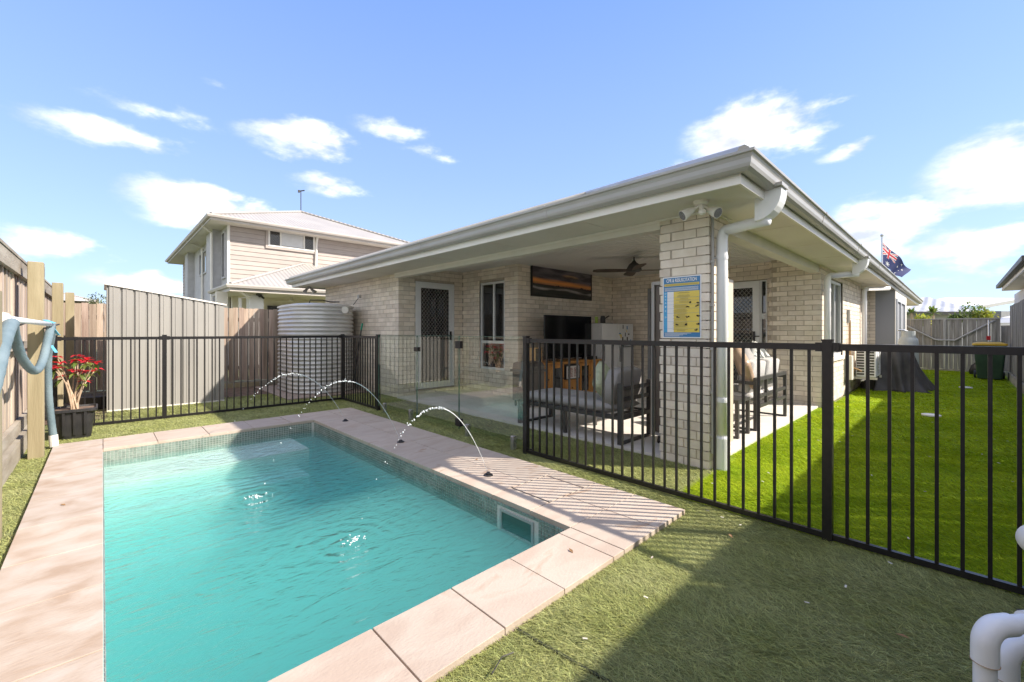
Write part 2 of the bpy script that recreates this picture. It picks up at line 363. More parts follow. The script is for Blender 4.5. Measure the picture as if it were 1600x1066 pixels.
# soil pad behind the back fence
sheet('soil', [(1.7,4.0,9.6,11.25)], .012, m_soil)
sheet('garden_bed', [(-.6,.05,8.5,11.25)], .013, m_soil)

# grass blades
def blades(name, zones, mat, kindlabel, cat):
    Vs = []; 
    for (x0, x1, y0, y1, dens, h, w, flat) in zones:
        n = int((x1-x0)*(y1-y0)*dens)
        if n <= 0: continue
        p = np.random.rand(n, 2)*[x1-x0, y1-y0]+[x0, y0]
        ok = ~((p[:,0] > CX0+.0) & (p[:,0] < CX1) & (p[:,1] > CY0) & (p[:,1] < CY1)); p = p[ok]; n = len(p)
        patch = np.sin(p[:,0]*3.1+1)*np.cos(p[:,1]*2.7)+.6*np.sin(p[:,0]*9+p[:,1]*7)
        a = np.random.rand(n)*2*np.pi; hh = h*(.55+.75*np.random.rand(n)); ww = w*(.7+.6*np.random.rand(n))
        lean = hh*flat*2.3*(.4+np.random.rand(n)); hh = hh*.7; la = a*0.0 + np.random.normal(patch*.7+2.2, 1.0, n)
        base = np.c_[p, np.full(n, .0)]
        dx = np.c_[np.cos(a), np.sin(a), np.zeros(n)]*ww[:,None]/2
        tip = base + np.c_[np.cos(la)*lean, np.sin(la)*lean, hh]
        Vs.append(np.stack([base-dx, base+dx, tip], 1).reshape(-1, 3))
    V = np.concatenate(Vs).astype(np.float32); nv = len(V); nf = nv//3
    me = bpy.data.meshes.new(name); me.vertices.add(nv); me.vertices.foreach_set('co', V.ravel())
    me.loops.add(nv); me.loops.foreach_set('vertex_index', np.arange(nv, dtype=np.int32))
    me.polygons.add(nf); me.polygons.foreach_set('loop_start', np.arange(0, nv, 3, dtype=np.int32)); me.polygons.foreach_set('loop_total', np.full(nf, 3, dtype=np.int32))
    me.update(); me.validate(); me.materials.append(mat)
    o = bpy.data.objects.new(name, me); COL.objects.link(o); o['kind'] = 'stuff'; o['label'] = kindlabel; o['category'] = cat; return o
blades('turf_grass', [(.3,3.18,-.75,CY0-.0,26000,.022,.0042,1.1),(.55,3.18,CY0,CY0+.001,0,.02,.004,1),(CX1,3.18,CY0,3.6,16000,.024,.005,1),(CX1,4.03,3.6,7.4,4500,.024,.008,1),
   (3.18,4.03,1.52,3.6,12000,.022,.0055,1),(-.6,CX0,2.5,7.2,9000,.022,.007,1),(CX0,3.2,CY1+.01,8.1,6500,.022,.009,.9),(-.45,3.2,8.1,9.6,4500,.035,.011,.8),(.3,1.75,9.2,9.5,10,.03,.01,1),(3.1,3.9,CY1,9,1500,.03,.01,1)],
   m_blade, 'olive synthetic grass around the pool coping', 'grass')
blades('lawn_grass', [(3.18,4.6,-.9,1.5,17000,.026,.0055,.9),(4.6,6.5,-.95,1.58,9000,.027,.008,.9),(6.5,9.5,-.95,1.55,4200,.028,.012,.9),(9.5,14,-.9,1.5,1700,.03,.018,.9),(14,19.6,-.9,1.5,800,.032,.026,.9)],
   m_lblade, 'bright green synthetic lawn along the side of the house', 'grass')

# ------------------------------------------------------------------ pool
pool = thing('swimming_pool', 'rectangular swimming pool with turquoise water and stone coping', 'pool', (1.07, 3.95, 0))
D = -1.35
sh = MB()
t_ = .12
sh.box(PX0-t_,PX0,PY0-t_,PY1+t_,D,-.001).box(PX1,PX1+t_,PY0-t_,PY1+t_,D,-.001).box(PX0,PX1,PY0-t_,PY0,D,-.001).box(PX0,PX1,PY1,PY1+t_,D,-.001).box(PX0-t_,PX1+t_,PY0-t_,PY1+t_,D-.12,D-.002)
sh.build('basin', m_poolin, pool)
for (y0, z1) in ((5.72,-.30),(5.22,-.55),(4.72,-.80)):
    pass
MB().box(PX0+.001,PX1-.30,5.50,PY1-.001,D,-.165).build('step', m_poolstep, pool)
MB().box(PX0+.002,PX1-.45,5.02,5.499,D+.001,-.34).build('step', m_poolstep, pool)
MB().box(PX0+.003,PX1-.60,4.50,5.019,D+.002,-.62).build('step', m_poolstep, pool)
# mosaic waterline tiles
tb = MB(); p_ = .0245; g_ = .0035
def tiles(fixed, axis, a0, a1, inward, rows=12):
    ph = .030; n = int((a1-a0)/ph)
    for r in range(rows):
        z1 = .002-r*p_; z0 = z1-p_+.0042
        for k in range(n):
            s0 = a0+k*ph; s1 = s0+ph-.0046
            lo_, hi_ = min(fixed, fixed+inward*.004), max(fixed, fixed+inward*.004)
            if axis == 'x' and fixed > 1 and 1.95 < s0 < 2.36 and -.22 < z0 < -.03: continue
            if axis == 'x': tb.box(lo_, hi_, s0, s1, z0, z1)
            else: tb.box(s0, s1, lo_, hi_, z0, z1)
tiles(PX1-.0015, 'x', PY0, PY1, -1, 8); tiles(PX0+.0015, 'x', PY0, PY1, 1, 6); tiles(PY1-.0015, 'y', PX0, PX1, -1, 8); tiles(PY0+.0015, 'y', PX0, PX1, 1, 6)
tb.build('waterline_tiles', m_tile, pool, kind='stuff')
gr = MB().box(PX1-.0015,PX1-.0002,PY0+.002,PY1-.002,-.197,0).box(PX0+.0002,PX0+.0015,PY0+.002,PY1-.002,-.15,0).box(PX0+.002,PX1-.002,PY1-.0015,PY1-.0002,-.197,0).box(PX0+.002,PX1-.002,PY0+.0002,PY0+.0015,-.15,0)
gr.build('grout', m_grout, pool)
# skimmer mouth
sk = MB()
for (y0,y1,z0,z1) in ((2.0,2.34,-.055,-.036),(2.0,2.34,-.20,-.18),(2.0,2.02,-.18,-.055),(2.32,2.34,-.18,-.055)): sk.box(PX1-.012,PX1-.001,y0,y1,z0,z1)
sk_o = sk.build('skimmer_frame', M('skimmer_plastic', (.36,.38,.36), rough=.4), pool)
MB().box(PX1-.0055,PX1-.0052,2.021,2.319,-.179,-.056).build('skimmer_shade_panel', M('skimmer_shade_color', (.05,.13,.11), rough=.5), sk_o)  # flat panel, shade and teal water of the mouth put into its colour
# water: tinted murky volume below a rippled surface
m_water, n, l, g, f, o_ = glassy('pool_water', (.97,.99,.99), ior=1.25, rough=.02, gl=(.7,.7,.7))
geo = n.new('ShaderNodeNewGeometry'); hsum = None
def wmul(a, b, op='MULTIPLY'):
    q = n.new('ShaderNodeMath'); q.operation = op
    for i, s in enumerate((a, b)):
        if isinstance(s, (int, float)): q.inputs[i].default_value = s
        else: l.new(s, q.inputs[i])
    return q.outputs[0]
for sc, st, amp, dist in ((3.2,(1,2.2,1),1.0,1.2),(9,(1,1.9,1),.42,1.5),(24,(1,1.5,1),.12,.8)):
    mp = n.new('ShaderNodeMapping'); mp.inputs['Scale'].default_value = st; mp.inputs['Rotation'].default_value = (0,0,.5); l.new(geo.outputs['Position'], mp.inputs[0])
    z = n.new('ShaderNodeTexNoise'); z.inputs['Scale'].default_value = sc; z.inputs['Detail'].default_value = 3; z.inputs['Distortion'].default_value = dist; l.new(mp.outputs[0], z.inputs['Vector'])
    v = wmul(z.outputs[0], amp); hsum = v if hsum is None else wmul(hsum, v, 'ADD')
for (sx, sy, k) in ((.916,4.011,.5),(1.117,2.743,.5),(.9,5.6,.3)):
    dn = n.new('ShaderNodeVectorMath'); dn.operation = 'DISTANCE'; dn.inputs[1].default_value = (sx, sy, -.1); l.new(geo.outputs['Position'], dn.inputs[0])
    zz = n.new('ShaderNodeTexNoise'); zz.inputs['Scale'].default_value = 5; l.new(geo.outputs['Position'], zz.inputs['Vector'])
    ph = wmul(wmul(dn.outputs['Value'], 62), wmul(zz.outputs[0], 9), 'ADD')
    fall = wmul(1.0, wmul(wmul(dn.outputs['Value'], dn.outputs['Value']), 14), 'ADD'); fall = wmul(1.0, wmul(fall, .06, 'ADD'), 'ADD') if False else fall
    s_ = wmul(wmul(ph, 0, 'SINE'), wmul(k*.45, fall, 'DIVIDE')); hsum = wmul(hsum, s_, 'ADD')
bp = n.new('ShaderNodeBump'); bp.inputs['Strength'].default_value = .55; bp.inputs['Distance'].default_value = .05; l.new(hsum, bp.inputs['Height'])
l.new(bp.outputs[0], g.inputs['Normal']); l.new(bp.outputs[0], f.inputs['Normal'])
# cloudiness of the water
va = n.new('ShaderNodeVolumeAbsorption'); va.inputs['Color'].default_value = (.08,.87,.84,1); va.inputs['Density'].default_value = 1.15
vsx = n.new('ShaderNodeVolumeScatter'); vsx.inputs['Color'].default_value = (.46,.92,.88,1); vsx.inputs['Density'].default_value = 1.2; vsx.inputs['Anisotropy'].default_value = .25
pv = n.new('ShaderNodeAddShader'); l.new(va.outputs[0], pv.inputs[0]); l.new(vsx.outputs[0], pv.inputs[1])
l.new(pv.outputs[0], o_.inputs['Volume'])
wz = -.10
MB().box(PX0-.004,PX1+.004,PY0-.004,PY1+.004,D-.001,wz).build('pool_water', m_water, None, kind='structure')

# coping pavers
cop = thing('pool_coping', 'pink beige stone paver coping framing the pool', 'paving', (1.2, 4, 0))
J = .003
def paver(x0, x1, y0, y1, mat, dz=0):
    h = random.uniform(-.0012, .0012)
    m = MB().box(x0+J, x1-J, y0+J, y1-J, 0.002, .035+h)
    return m.build('paver', mat, cop, bevel=.0025)
MB().box(CX0+.006,PX0-.006,CY0+.006,CY1-.006,-.01,.026).box(PX1+.006,CX1-.006,CY0+.006,CY1-.006,-.01,.026).box(PX0-.005,PX1+.005,CY0+.006,PY0-.006,-.01,.026).box(PX0-.005,PX1+.005,PY1+.006,CY1-.006,-.01,.026).build('joint_mortar', M('joint', (.36,.28,.23), (.46,.37,.31), scale=40, rough=.95), cop)
ys = [1.69,2.30,2.90,3.45,4.05,4.70,5.30,5.90,6.52]
paver(CX0, PX0, CY0, 1.69, m_paver2)
for a, b in zip(ys[:-1], ys[1:]): paver(CX0, PX0, a, b, m_paver2)
paver(CX0, PX0, 6.52, CY1, m_paver2)
xs = [PX0,.41,.81,1.21,1.60,2.02]
for a, b in zip(xs[:-1], xs[1:]): paver(a, b, CY0, PY0, m_paver)
paver(2.02, 2.13, CY0, PY0, m_paver); paver(2.13, 2.52, CY0, PY0, m_paver); paver(2.52, CX1, CY0, PY0, m_paver)
xs = [PX0,.45,.93,1.40,1.85,PX1]
for a, b in zip(xs[:-1], xs[1:]): paver(a, b, PY1, CY1, m_paver)
paver(PX1, 2.52, PY1, CY1, m_paver); paver(2.52, CX1, PY1, CY1, m_paver)
ysr = [PY0,2.04,2.44,3.05,3.65,4.25,4.85,5.45,6.0,PY1]
for i, (a, b) in enumerate(zip(ysr[:-1], ysr[1:])):
    if i == 1:
        paver(PX1, 2.33, a, b, m_paver)
        paver(2.342, 2.74, a+.004, b-.004, m_paver); paver(2.75, CX1, a, b, m_paver)
        MB().box(2.331,2.343,a,b,.0262,.031).build('lid_gap', m_black, cop)
    else:
        paver(PX1, 2.52, a, b, m_paver); paver(2.52, CX1, a, b, m_paver)

# deck jets and their arcs of water
def sph(mb, c, r, n=6, sz=1):
    prof = [(r*math.sin(math.pi*i/n), -r*math.cos(math.pi*i/n)*sz) for i in range(n+1)]
    prof[0] = (0.0001, prof[0][1]); prof[-1] = (0.0001, prof[-1][1]); return mb.lathe((c[0],c[1],c[2]), prof, 8)
jets = [((2.417,5.836),(.86,5.55),.745,'farthest'),((2.401,4.295),(.916,4.011),.785,'middle'),((2.388,2.782),(1.20,2.745),.685,'nearest')]
for (N, S, zp, wd) in jets:
    lab = {'farthest':'black deck jet at the back end of the pool coping','middle':'black deck jet halfway along the right coping','nearest':'black deck jet beside the striped fence shadow'}[wd]
    jt = thing('deck_jet', lab, 'jet', (N[0], N[1], .035), 'black deck jets in the right coping')
    MB().lathe((N[0],N[1],.035), [(.04,0),(.04,.006),(.034,.010),(.0001,.010)], 20).build('flange', m_rubber, jt, smooth=False)
    MB().lathe((N[0],N[1],.045), [(.022,0),(.02,.012),(.013,.018),(.0001,.018)], 16).build('nozzle', m_rubber, jt)
    lab = {'farthest':'thin water arc farthest from the camera, falling at the shallow end','middle':'water arc rising between the tank and the glass fence','nearest':'water arc nearest the camera, crossing the glass fence'}[wd]
    T = thing('water_jet', lab, 'water jet', (N[0], N[1], .06), 'arcs of water over the pool')
    z0, z1 = .05, -.1
    # parabola through (0,z0) (s,z1) with apex zp
    A = math.sqrt(zp-z0); B = math.sqrt(zp-z1); tp = A/(A+B)
    def P(t): return Vector((N[0]+(S[0]-N[0])*t, N[1]+(S[1]-N[1])*t, zp-(zp-z0)*((t-tp)/tp)**2))
    pts = [P(i/60) for i in range(0, 25)]
    rs = [.0012+.0014*random.random()+.0026*(i/24) for i in range(25)]
    MB().tube(pts, rs, 7).build('stream', m_drop, T, smooth=True)
    dm = MB(); t = .40
    while t < 1.0:
        c = P(t); s = random.uniform(.003,.0068)*(1 if t < .7 else .7)
        c += Vector([random.gauss(0, .004+.012*max(0, t-.6)) for _ in range(3)])
        sph(dm, c, s, 5, random.uniform(.8,1.5))
        if random.random() < .45: sph(dm, c+Vector([random.gauss(0,.008) for _ in range(3)]), s*.7, 5)
        t += .007 if t < .60 else (.016 if t < .75 else .05)
    dm.build('droplets', m_drop, T, smooth=True, kind='stuff')
    if wd != 'farthest':
        fm = MB()
        for k in range(34):
            a = random.uniform(0, 6.28); r = abs(random.gauss(0, .045))
            sph(fm, (S[0]+r*math.cos(a)*1.2, S[1]+r*math.sin(a), wz+random.uniform(-.002,.012)*(1-min(1,r/.1))), random.uniform(.0025,.0075), 4, .4)
        fm.build('splash', m_foam, T, smooth=True, kind='stuff')

# ------------------------------------------------------------------ brick walls
house = thing('brick_house', 'single storey cream brick house with covered patio and wide pale eaves', 'house', (6.5, 4.5, 0))
BL, BH, BD, JT = .23, .076, .11, .010
bricks = []
def wall(axis, f, out, a0, a1, z0, z1, openings=(), q0=None, q1=None, flip=0):
    """axis 'x': plane X=f running along Y; axis 'y': plane Y=f running along X. out=-1/+1 outward sign.
    q0/q1: None butt end, 0/1 parity of the course on which this wall's brick reaches the corner."""
    nc = int(round((z1-z0)/(BH+JT)))
    for c in range(nc):
        zz = z0+c*(BH+JT); ztop = min(zz+BH, z1)
        if ztop-zz < .01: continue
        par = c % 2
        s = a0
        if q0 is not None and par != q0: s = a0+.12
        elif q0 is None and (par+flip) % 2: s = a0-.12
        eend = a1
        if q1 is not None and par != q1: eend = a1-.12
        segs = []
        while s < eend-.02:
            segs.append((max(s, a0 if q0 is None else s), min(s+BL, eend))); s += BL+JT
        for (p, q) in segs:
            pieces = [(p, q)]
            for (oa, ob, oz0, oz1) in openings:
                if ztop > oz0+.012 and zz < oz1-.012:
                    nn = []
                    for (u, v) in pieces:
                        if v <= oa or u >= ob: nn.append((u, v)); continue
                        if u < oa: nn.append((u, oa))
                        if v > ob: nn.append((ob, v))
                    pieces = nn
            for (u, v) in pieces:
                if v-u < .015: continue
                j = random.uniform(-.0015, .0015)
                if axis == 'x':
                    xa, xb = (f+j, f+BD) if out < 0 else (f-BD, f+j)
                    bricks.append((xa, xb, u, v, zz, ztop))
                else:
                    ya, yb = (f+j, f+BD) if out < 0 else (f-BD, f+j)
                    bricks.append((u, v, ya, yb, zz, ztop))
    # mortar core
    m = MB(); r = .008; th = .095
    A0 = a0+(.03 if q0 is not None else 0); A1 = a1-(.03 if q1 is not None else 0)
    ops = sorted(openings)
    cuts = [A0]+[v for o in ops for v in (o[0]-.0, o[1]+.0)]+[A1]
    def bx(u, v, za, zb):
        if v-u < .002 or zb-za < .002: return
        if axis == 'x': m.box(*((f+r, f+r+th) if out < 0 else (f-r-th, f-r)), u, v, za, zb)
        else: m.box(u, v, *((f+r, f+r+th) if out < 0 else (f-r-th, f-r)), za, zb)
    for i in range(0, len(cuts), 2): bx(cuts[i], cuts[i+1], z0-.02, z1)
    for (oa, ob, oz0, oz1) in ops: bx(oa, ob, z0-.02, oz0-.004); bx(oa, ob, oz1+.004, z1)
    return m.build('wall', m_mortar, house)
CW = .48
SOF = 2.375; CEIL = 2.70
CX_, CY_ = 4.0, 1.568
# column: four faces
wall('x', CX_, -1, CY_, CY_+CW, 0, SOF, q0=0, q1=0)
wall('y', CY_, -1, CX_, CX_+CW, 0, SOF, q0=1, q1=1)
wall('x', CX_+CW, 1, CY_, CY_+CW, 0, SOF, q0=0, q1=0)
wall('y', CY_+CW, 1, CX_, CX_+CW, 0, SOF, q0=1, q1=1)
WX, WY = 4.09, 7.40        # laundry wing corner
IX, TY = 5.62, 5.70        # window wall / tv wall
BX, BXn = 8.78, 8.63       # back wall, and its nearer pier
DOOR = (4.46, 5.40, .12, 2.27)
WIN = (6.07, 6.83, .50, 2.27)
wall('x', WX, -1, WY, 11.1, 0, SOF, q0=0)
wall('y', WY, -1, WX, IX, 0, SOF+.3, [DOOR], q0=1)
wall('x', IX, -1, TY, WY, 0, CEIL, [WIN], q0=0)
wall('y', TY, -1, IX, BX, 0, CEIL, q0=1)
SL = (3.25, 4.95, .03, 2.2); SD = (2.40, 3.18, .03, 2.27)
wall('x', BX, -1, 2.33, TY, 0, CEIL, [(2.40, 4.78, .03, 2.22)])
wall('x', BXn, -1, CY_, 2.33, 0, SOF+.32, q0=0, q1=0)
SW = (9.46, 10.62, .80, 2.22)
wall('y', CY_, -1, BXn, 12.9, 0, SOF, [SW], q0=1)
wall('y', 1.70, -1, 12.9, 15.0, 0, SOF)
wall('x', 15.0, -1, 1.52, 1.70, 0, SOF)
wall('y', 1.53, -1, 15.1, 24.2, 0, SOF)
# nearest and largest bricks singly, the rest joined
def seen(b):
    c = Vector(((b[0]+b[1])/2, (b[2]+b[3])/2, (b[4]+b[5])/2))
    d = c.x*FX+c.y*FY
    if d < .3: return 1e9
    if b[1]-b[0] > .105 and b[0] > CX_+CW-.2 and b[1] < CX_+CW+.05 and c.x > 4.36: return 1e6
    return d
order = sorted(range(len(bricks)), key=lambda i: seen(bricks[i]))
um = unit_mesh('brick', m_brick)
solo = set(order[:298]); jb = MB()
for i, b in enumerate(bricks):
    if i in solo:
        inst('brick', um, house, ((b[0]+b[1])/2, (b[2]+b[3])/2, (b[4]+b[5])/2), (b[1]-b[0], b[3]-b[2], b[5]-b[4]))
    else: jb.box(*b)
jb.build('brickwork', m_brick_j, house, kind='stuff')

# dark rooms behind the openings so nothing shines through the house
MB().box(4.7, 24, 7.55, 11.0, .02, 2.5).box(BX+.3, 24, 1.95, 7.5, .03, 2.5).box(IX+.25, BX+.2, TY+.25, 7.5, .04, 2.5).build('interior', M('room_dark', (.05,.045,.04), (.07,.065,.06), rough=.9), house)

# beams, ceiling, soffit, fascia, gutter, roof
MB().box(CX_+.005, CX_+.135, CY_+CW-.002, WY-.003, 2.285, CEIL+.02).build('beam', m_cream, house)
MB().box(CX_-.004, CX_+.139, CY_+CW-.002, WY-.003, SOF-.022, SOF-.001).build('beam_trim', m_white, house)
MB().box(CX_+CW-.002, BXn-.003, CY_+.02, CY_+.15, 2.255, CEIL+.02).build('beam', m_cream, house)
MB().box(CX_-.03, CX_+CW+.03, CY_-.03, CY_+CW+.03, SOF-.016, SOF-.002).build('column_trim', m_white, house)
MB().box(CX_+.14, BX+.2, CY_+.151, TY+.2, CEIL, CEIL+.03).box(CX_+.14, IX+.2, TY+.2, WY+.2, CEIL, CEIL+.03).build('ceiling', m_ceil, house)
cv = MB().box(IX, BX-.001, TY-.045, TY-.001, CEIL-.045, CEIL-.001).box(BX-.045, BX-.002, 2.34, TY-.046, CEIL-.045, CEIL-.001); cv.build('cornice', m_cream, house)
FXO, FYO, FXE, FYE = 3.395, 1.117, 24.7, 11.35
sf = MB()
def shs(a,b,c,d): sf.box(a,b,c,d,SOF,SOF+.012)
shs(FXO+.01, CX_+.01, FYO+.01, FYE); shs(CX_+.01, WX+.02, WY-.001, FYE); shs(CX_+.01, FXE, FYO+.01, CY_+.03); shs(FXE-.6, FXE, CY_+.03, 8); shs(12.9, 15.1, CY_+.03, 1.72)
sf.build('soffit', m_soffit, house)
js = MB()
for y in (2.6,4.0,5.4,6.8,8.2,9.6): js.box(FXO+.012, CX_, y, y+.012, SOF-.004, SOF)
for x in (5.2,6.5,7.8,9.1,10.4,11.7,13,14.3): js.box(x, x+.012, FYO+.012, CY_, SOF-.004, SOF)
js.build('soffit_joiner', m_soffit, house)
path = [(FXE, FYE), (FXO, FYE), (FXO, FYO), (FXE, FYO), (FXE, 6)]
# outward is right of travel; travelling -X at the far side, then -Y down the front, then +X
path = [(FXO+4, FYE), (FXO, FYE), (FXO, FYO), (FXE, FYO), (FXE, 6)]
path = path[::-1]
def sweep_out(prof): return MB().sweep(path, [(-o, z) for o, z in prof])
def sw(prof): 
    pth = [(FXE, 6), (FXE, FYO), (FXO, FYO), (FXO, FYE), (FXO+4, FYE)]
    return MB().sweep(pth, prof)
# travelling clockwise seen from above: outward is on the left, so negate
sw([(0,2.352),(0,2.50),(.022,2.50),(.022,2.352)][::1] and [(-0.0,2.352),(-.0,2.50),(-.022,2.50),(-.022,2.352)]).build('fascia', m_white, house)
gp = [(-.024,2.545),(-.024,2.43),(-.050,2.418),(-.085,2.422),(-.108,2.440),(-.118,2.462),(-.122,2.495),(-.135,2.520),(-.150,2.528),(-.152,2.546),(-.140,2.549),(-.138,2.535),(-.125,2.528),(-.110,2.495),(-.105,2.465),(-.06,2.435),(-.034,2.44),(-.034,2.545)]
for yj in (2.9, 5.3, 7.7, 10.1):
    MB().loft([[(FXO+o*1.03, y, z+(.003 if z > 2.5 else -.003)) for o, z in gp] for y in (yj, yj+.035)]).build('gutter_joiner', m_gutter, house)
for xj in (5.6, 8.0, 10.4, 12.8, 15.2):
    MB().loft([[(x, FYO+o*1.03, z+(.003 if z > 2.5 else -.003)) for o, z in gp] for x in (xj, xj+.035)]).build('gutter_joiner', m_gutter, house)
go = sw(gp).build('gutter', m_gutter, house, smooth=False)
PIT = math.tan(R(21.8)); HW = (FYE-FYO)/2
x0, y0, x1, y1 = FXO-.05, FYO-.05, FXE+.05, FYE+.05; hw = (y1-y0)/2; zr = 2.548; rz = zr+hw*PIT
m_roofx = ribbed(M('roof_sheet_front', (.66,.64,.61), (.72,.70,.67), scale=1, rough=.45), 1)
rf = MB().add([(x0,y0,zr),(x1,y0,zr),(x1,y1,zr),(x0,y1,zr),(x0+hw,y0+hw,rz),(x1-hw,y0+hw,rz),(x0,y0,zr-.01),(x1,y0,zr-.01),(x1,y1,zr-.01),(x0,y1,zr-.01)],
   [(0,1,5,4),(1,2,5),(2,3,4,5),(3,0,4),(6,9,8,7)])
rf.build('roof', m_roofx, house)
rc = MB(); rc.tube([(x0,y0,zr+.02),(x0+hw,y0+hw,rz+.02)], .05, 8); rc.tube([(x0,y1,zr+.02),(x0+hw,y0+hw,rz+.02)], .05, 8); rc.tube([(x0+hw,y0+hw,rz+.02),(x1-hw,y0+hw,rz+.02)], .05, 8)
rc.build('ridge_cap', m_gutter, house)

# windows and doors of the house
def frame_box(mb, axis, f, a0, a1, z0, z1, w, d0, d1):
    """rectangular frame of member width w between depth d0,d1"""
    def bx(u, v, za, zb):
        if axis == 'x': mb.box(d0, d1, u, v, za, zb)
        else: mb.box(u, v, d0, d1, za, zb)
    bx(a0, a1, z1-w, z1); bx(a0, a1, z0, z0+w); bx(a0, a0+w, z0+w, z1-w); bx(a1-w, a1, z0+w, z1-w)
    return mb
def lattice(mb, axis, d, a0, a1, z0, z1, pitch=.075, w=.008):
    H = z1-z0; Wd = a1-a0; ang = 1.15
    k = -H/ang
    n = int((Wd+H/ang)/pitch)+1
    for sgn in (1, -1):
        for i in range(n+1):
            s = a0-H/ang+i*pitch
            # line from (s,z0) to (s+H/ang,z1)
            pa, za, pb, zb = s, z0, s+H/ang, z1
            if pa < a0: za = z0+(a0-pa)*ang; pa = a0
            if pb > a1: zb = z1-(pb-a1)*ang; pb = a1
            if pb-pa < .01: continue
            if sgn < 0: pa, pb = a0+a1-pa, a0+a1-pb
            dd = d+(.002*sgn)
            p, q = ((dd, pa, za), (dd, pb, zb)) if axis == 'x' else ((pa, dd, za), (pb, dd, zb))
            mb.bar(p, q, w, .004, up=Vector((1,0,0)) if axis == 'x' else Vector((0,1,0)))
    return mb
m_lat = M('screen_lattice', (.20,.19,.18), (.25,.24,.22), scale=5, rough=.5)
def screen_door(axis, f, a0, a1, z0, z1, lab, hand):
    fr = frame_box(MB(), axis, f, a0+.005, a1-.005, z0+.004, z1-.004, .045, f-.004, f+.07).build('door_frame', m_alu, house, label=lab)
    frame_box(MB(), axis, f, a0+.052, a1-.052, z0+.05, z1-.05, .075, f+.002, f+.035).build('screen_leaf', m_alu, fr)
    b = MB(); dd = f+.06
    if axis == 'y': b.box(a0+.05, a1-.05, dd, dd+.004, z0+.05, z1-.05)
    else: b.box(dd, dd+.004, a0+.05, a1-.05, z0+.05, z1-.05)
    b.build('pane', m_glasspane_d, fr)
    lattice(MB(), axis, f+.016, a0+.127, a1-.127, z0+.125, z1-.125).build('screen_lattice', m_lat, fr)
    h = MB(); zc = 1.17
    if axis == 'y': h.box(hand-.018, hand+.018, f-.022, f+.001, zc-.08, zc+.10).box(hand-.10, hand, f-.05, f-.035, zc+.0, zc+.02).box(hand-.01,hand+.01,f-.05,f-.02,zc,zc+.02)
    else: h.box(f-.022, f+.001, hand-.018, hand+.018, zc-.08, zc+.10).box(f-.05, f-.035, hand-.1, hand, zc, zc+.02)
    h.build('door_handle', m_black, fr)
    return fr
screen_door('y', WY, DOOR[0], DOOR[1], DOOR[2], DOOR[3], 'white framed security screen door of the laundry', DOOR[1]-.10)
# lower solid panel of the inner laundry door
MB().box(DOOR[0]+.06, DOOR[1]-.06, WY+.05, WY+.055, DOOR[2]+.06, 1.10).build('door_panel', M('door_inner', (.20,.185,.175), (.24,.22,.21), rough=.4), house)
w_ = frame_box(MB(), 'x', IX, WIN[0]+.004, WIN[1]-.004, WIN[2]+.004, WIN[3]-.004, .045, IX+.03, IX+.09)
w_.box(IX+.03, IX+.09, WIN[0]+.05, WIN[1]-.05, 1.03, 1.085).box(IX+.035, IX+.085, 6.40, 6.445, 1.086, WIN[3]-.05)
wf = w_.build('window', m_alu, house, label='narrow white framed window between the door and the picture')
MB().box(IX+.066, IX+.07, WIN[0]+.05, WIN[1]-.05, WIN[2]+.05, WIN[3]-.05).build('pane', m_glasspane_d, wf)
# back sliding doors of the patio
w_ = frame_box(MB(), 'x', BX, 3.22, 4.776, .035, 2.216, .06, BX+.0, BX+.07); w_.box(BX+.012, BX+.05, 3.97, 4.03, .1, 2.15)
wf = w_.build('sliding_door', M('grey_aluminium', (.25,.26,.28), (.29,.30,.32), rough=.4), house, label='grey framed sliding glass door behind the sofa')
MB().box(BX+.052, BX+.056, 3.28, 4.716, .09, 2.16).build('pane', m_glasspane_d, wf)
screen_door('x', BX, 2.52, 3.215, .035, 2.216, 'white framed diamond screen door beside the brick pier', 2.62)
w_ = frame_box(MB(), 'x', BX, 2.405, 2.517, .035, 2.216, .022, BX+.0, BX+.06); wf = w_.box(BX, BX+.06, 2.43, 2.49, 1.5, 1.6).build('sidelight', m_alu, house)
MB().box(BX+.052, BX+.056, 2.427, 2.495, .06, 2.19).build('pane', m_glasspane_d, wf)
# side window
w_ = frame_box(MB(), 'y', CY_, SW[0]+.004, SW[1]-.004, SW[2]+.004, SW[3]-.004, .05, CY_+.03, CY_+.095); w_.box(10.02, 10.07, CY_+.035, CY_+.09, SW[2]+.05, SW[3]-.05)
wf = w_.build('window', m_alu, house, label='white framed side window over the lawn')
MB().box(SW[0]+.05, SW[1]-.05, CY_+.066, CY_+.07, SW[2]+.05, SW[3]-.05).build('pane', m_glasspane_d, wf)
MB().box(SW[0]-.02, SW[1]+.02, CY_-.03, CY_+.03, SW[2]-.07, SW[2]-.002).build('sill', m_brick, wf)
# projecting bay
bay = MB().box(15.03, 18.6, 1.13, 1.6, .45, SOF-.003).build('bay', m_blue_box, house)
MB().box(15.02, 15.10, 1.115, 1.128, .45, SOF-.003).box(18.1, 18.6, 1.115, 1.128, .45, SOF-.003).box(15.1, 18.1, 1.115, 1.128, 2.15, SOF-.003).box(15.1, 18.1, 1.115, 1.128, .45, .8).build('bay_panel', m_white, bay)
bw = frame_box(MB(), 'y', 1.11, 15.3, 17.8, .82, 2.14, .06, 1.09, 1.127).box(16.4,16.5,1.092,1.125,.88,2.08).build('window', m_alu, bay)
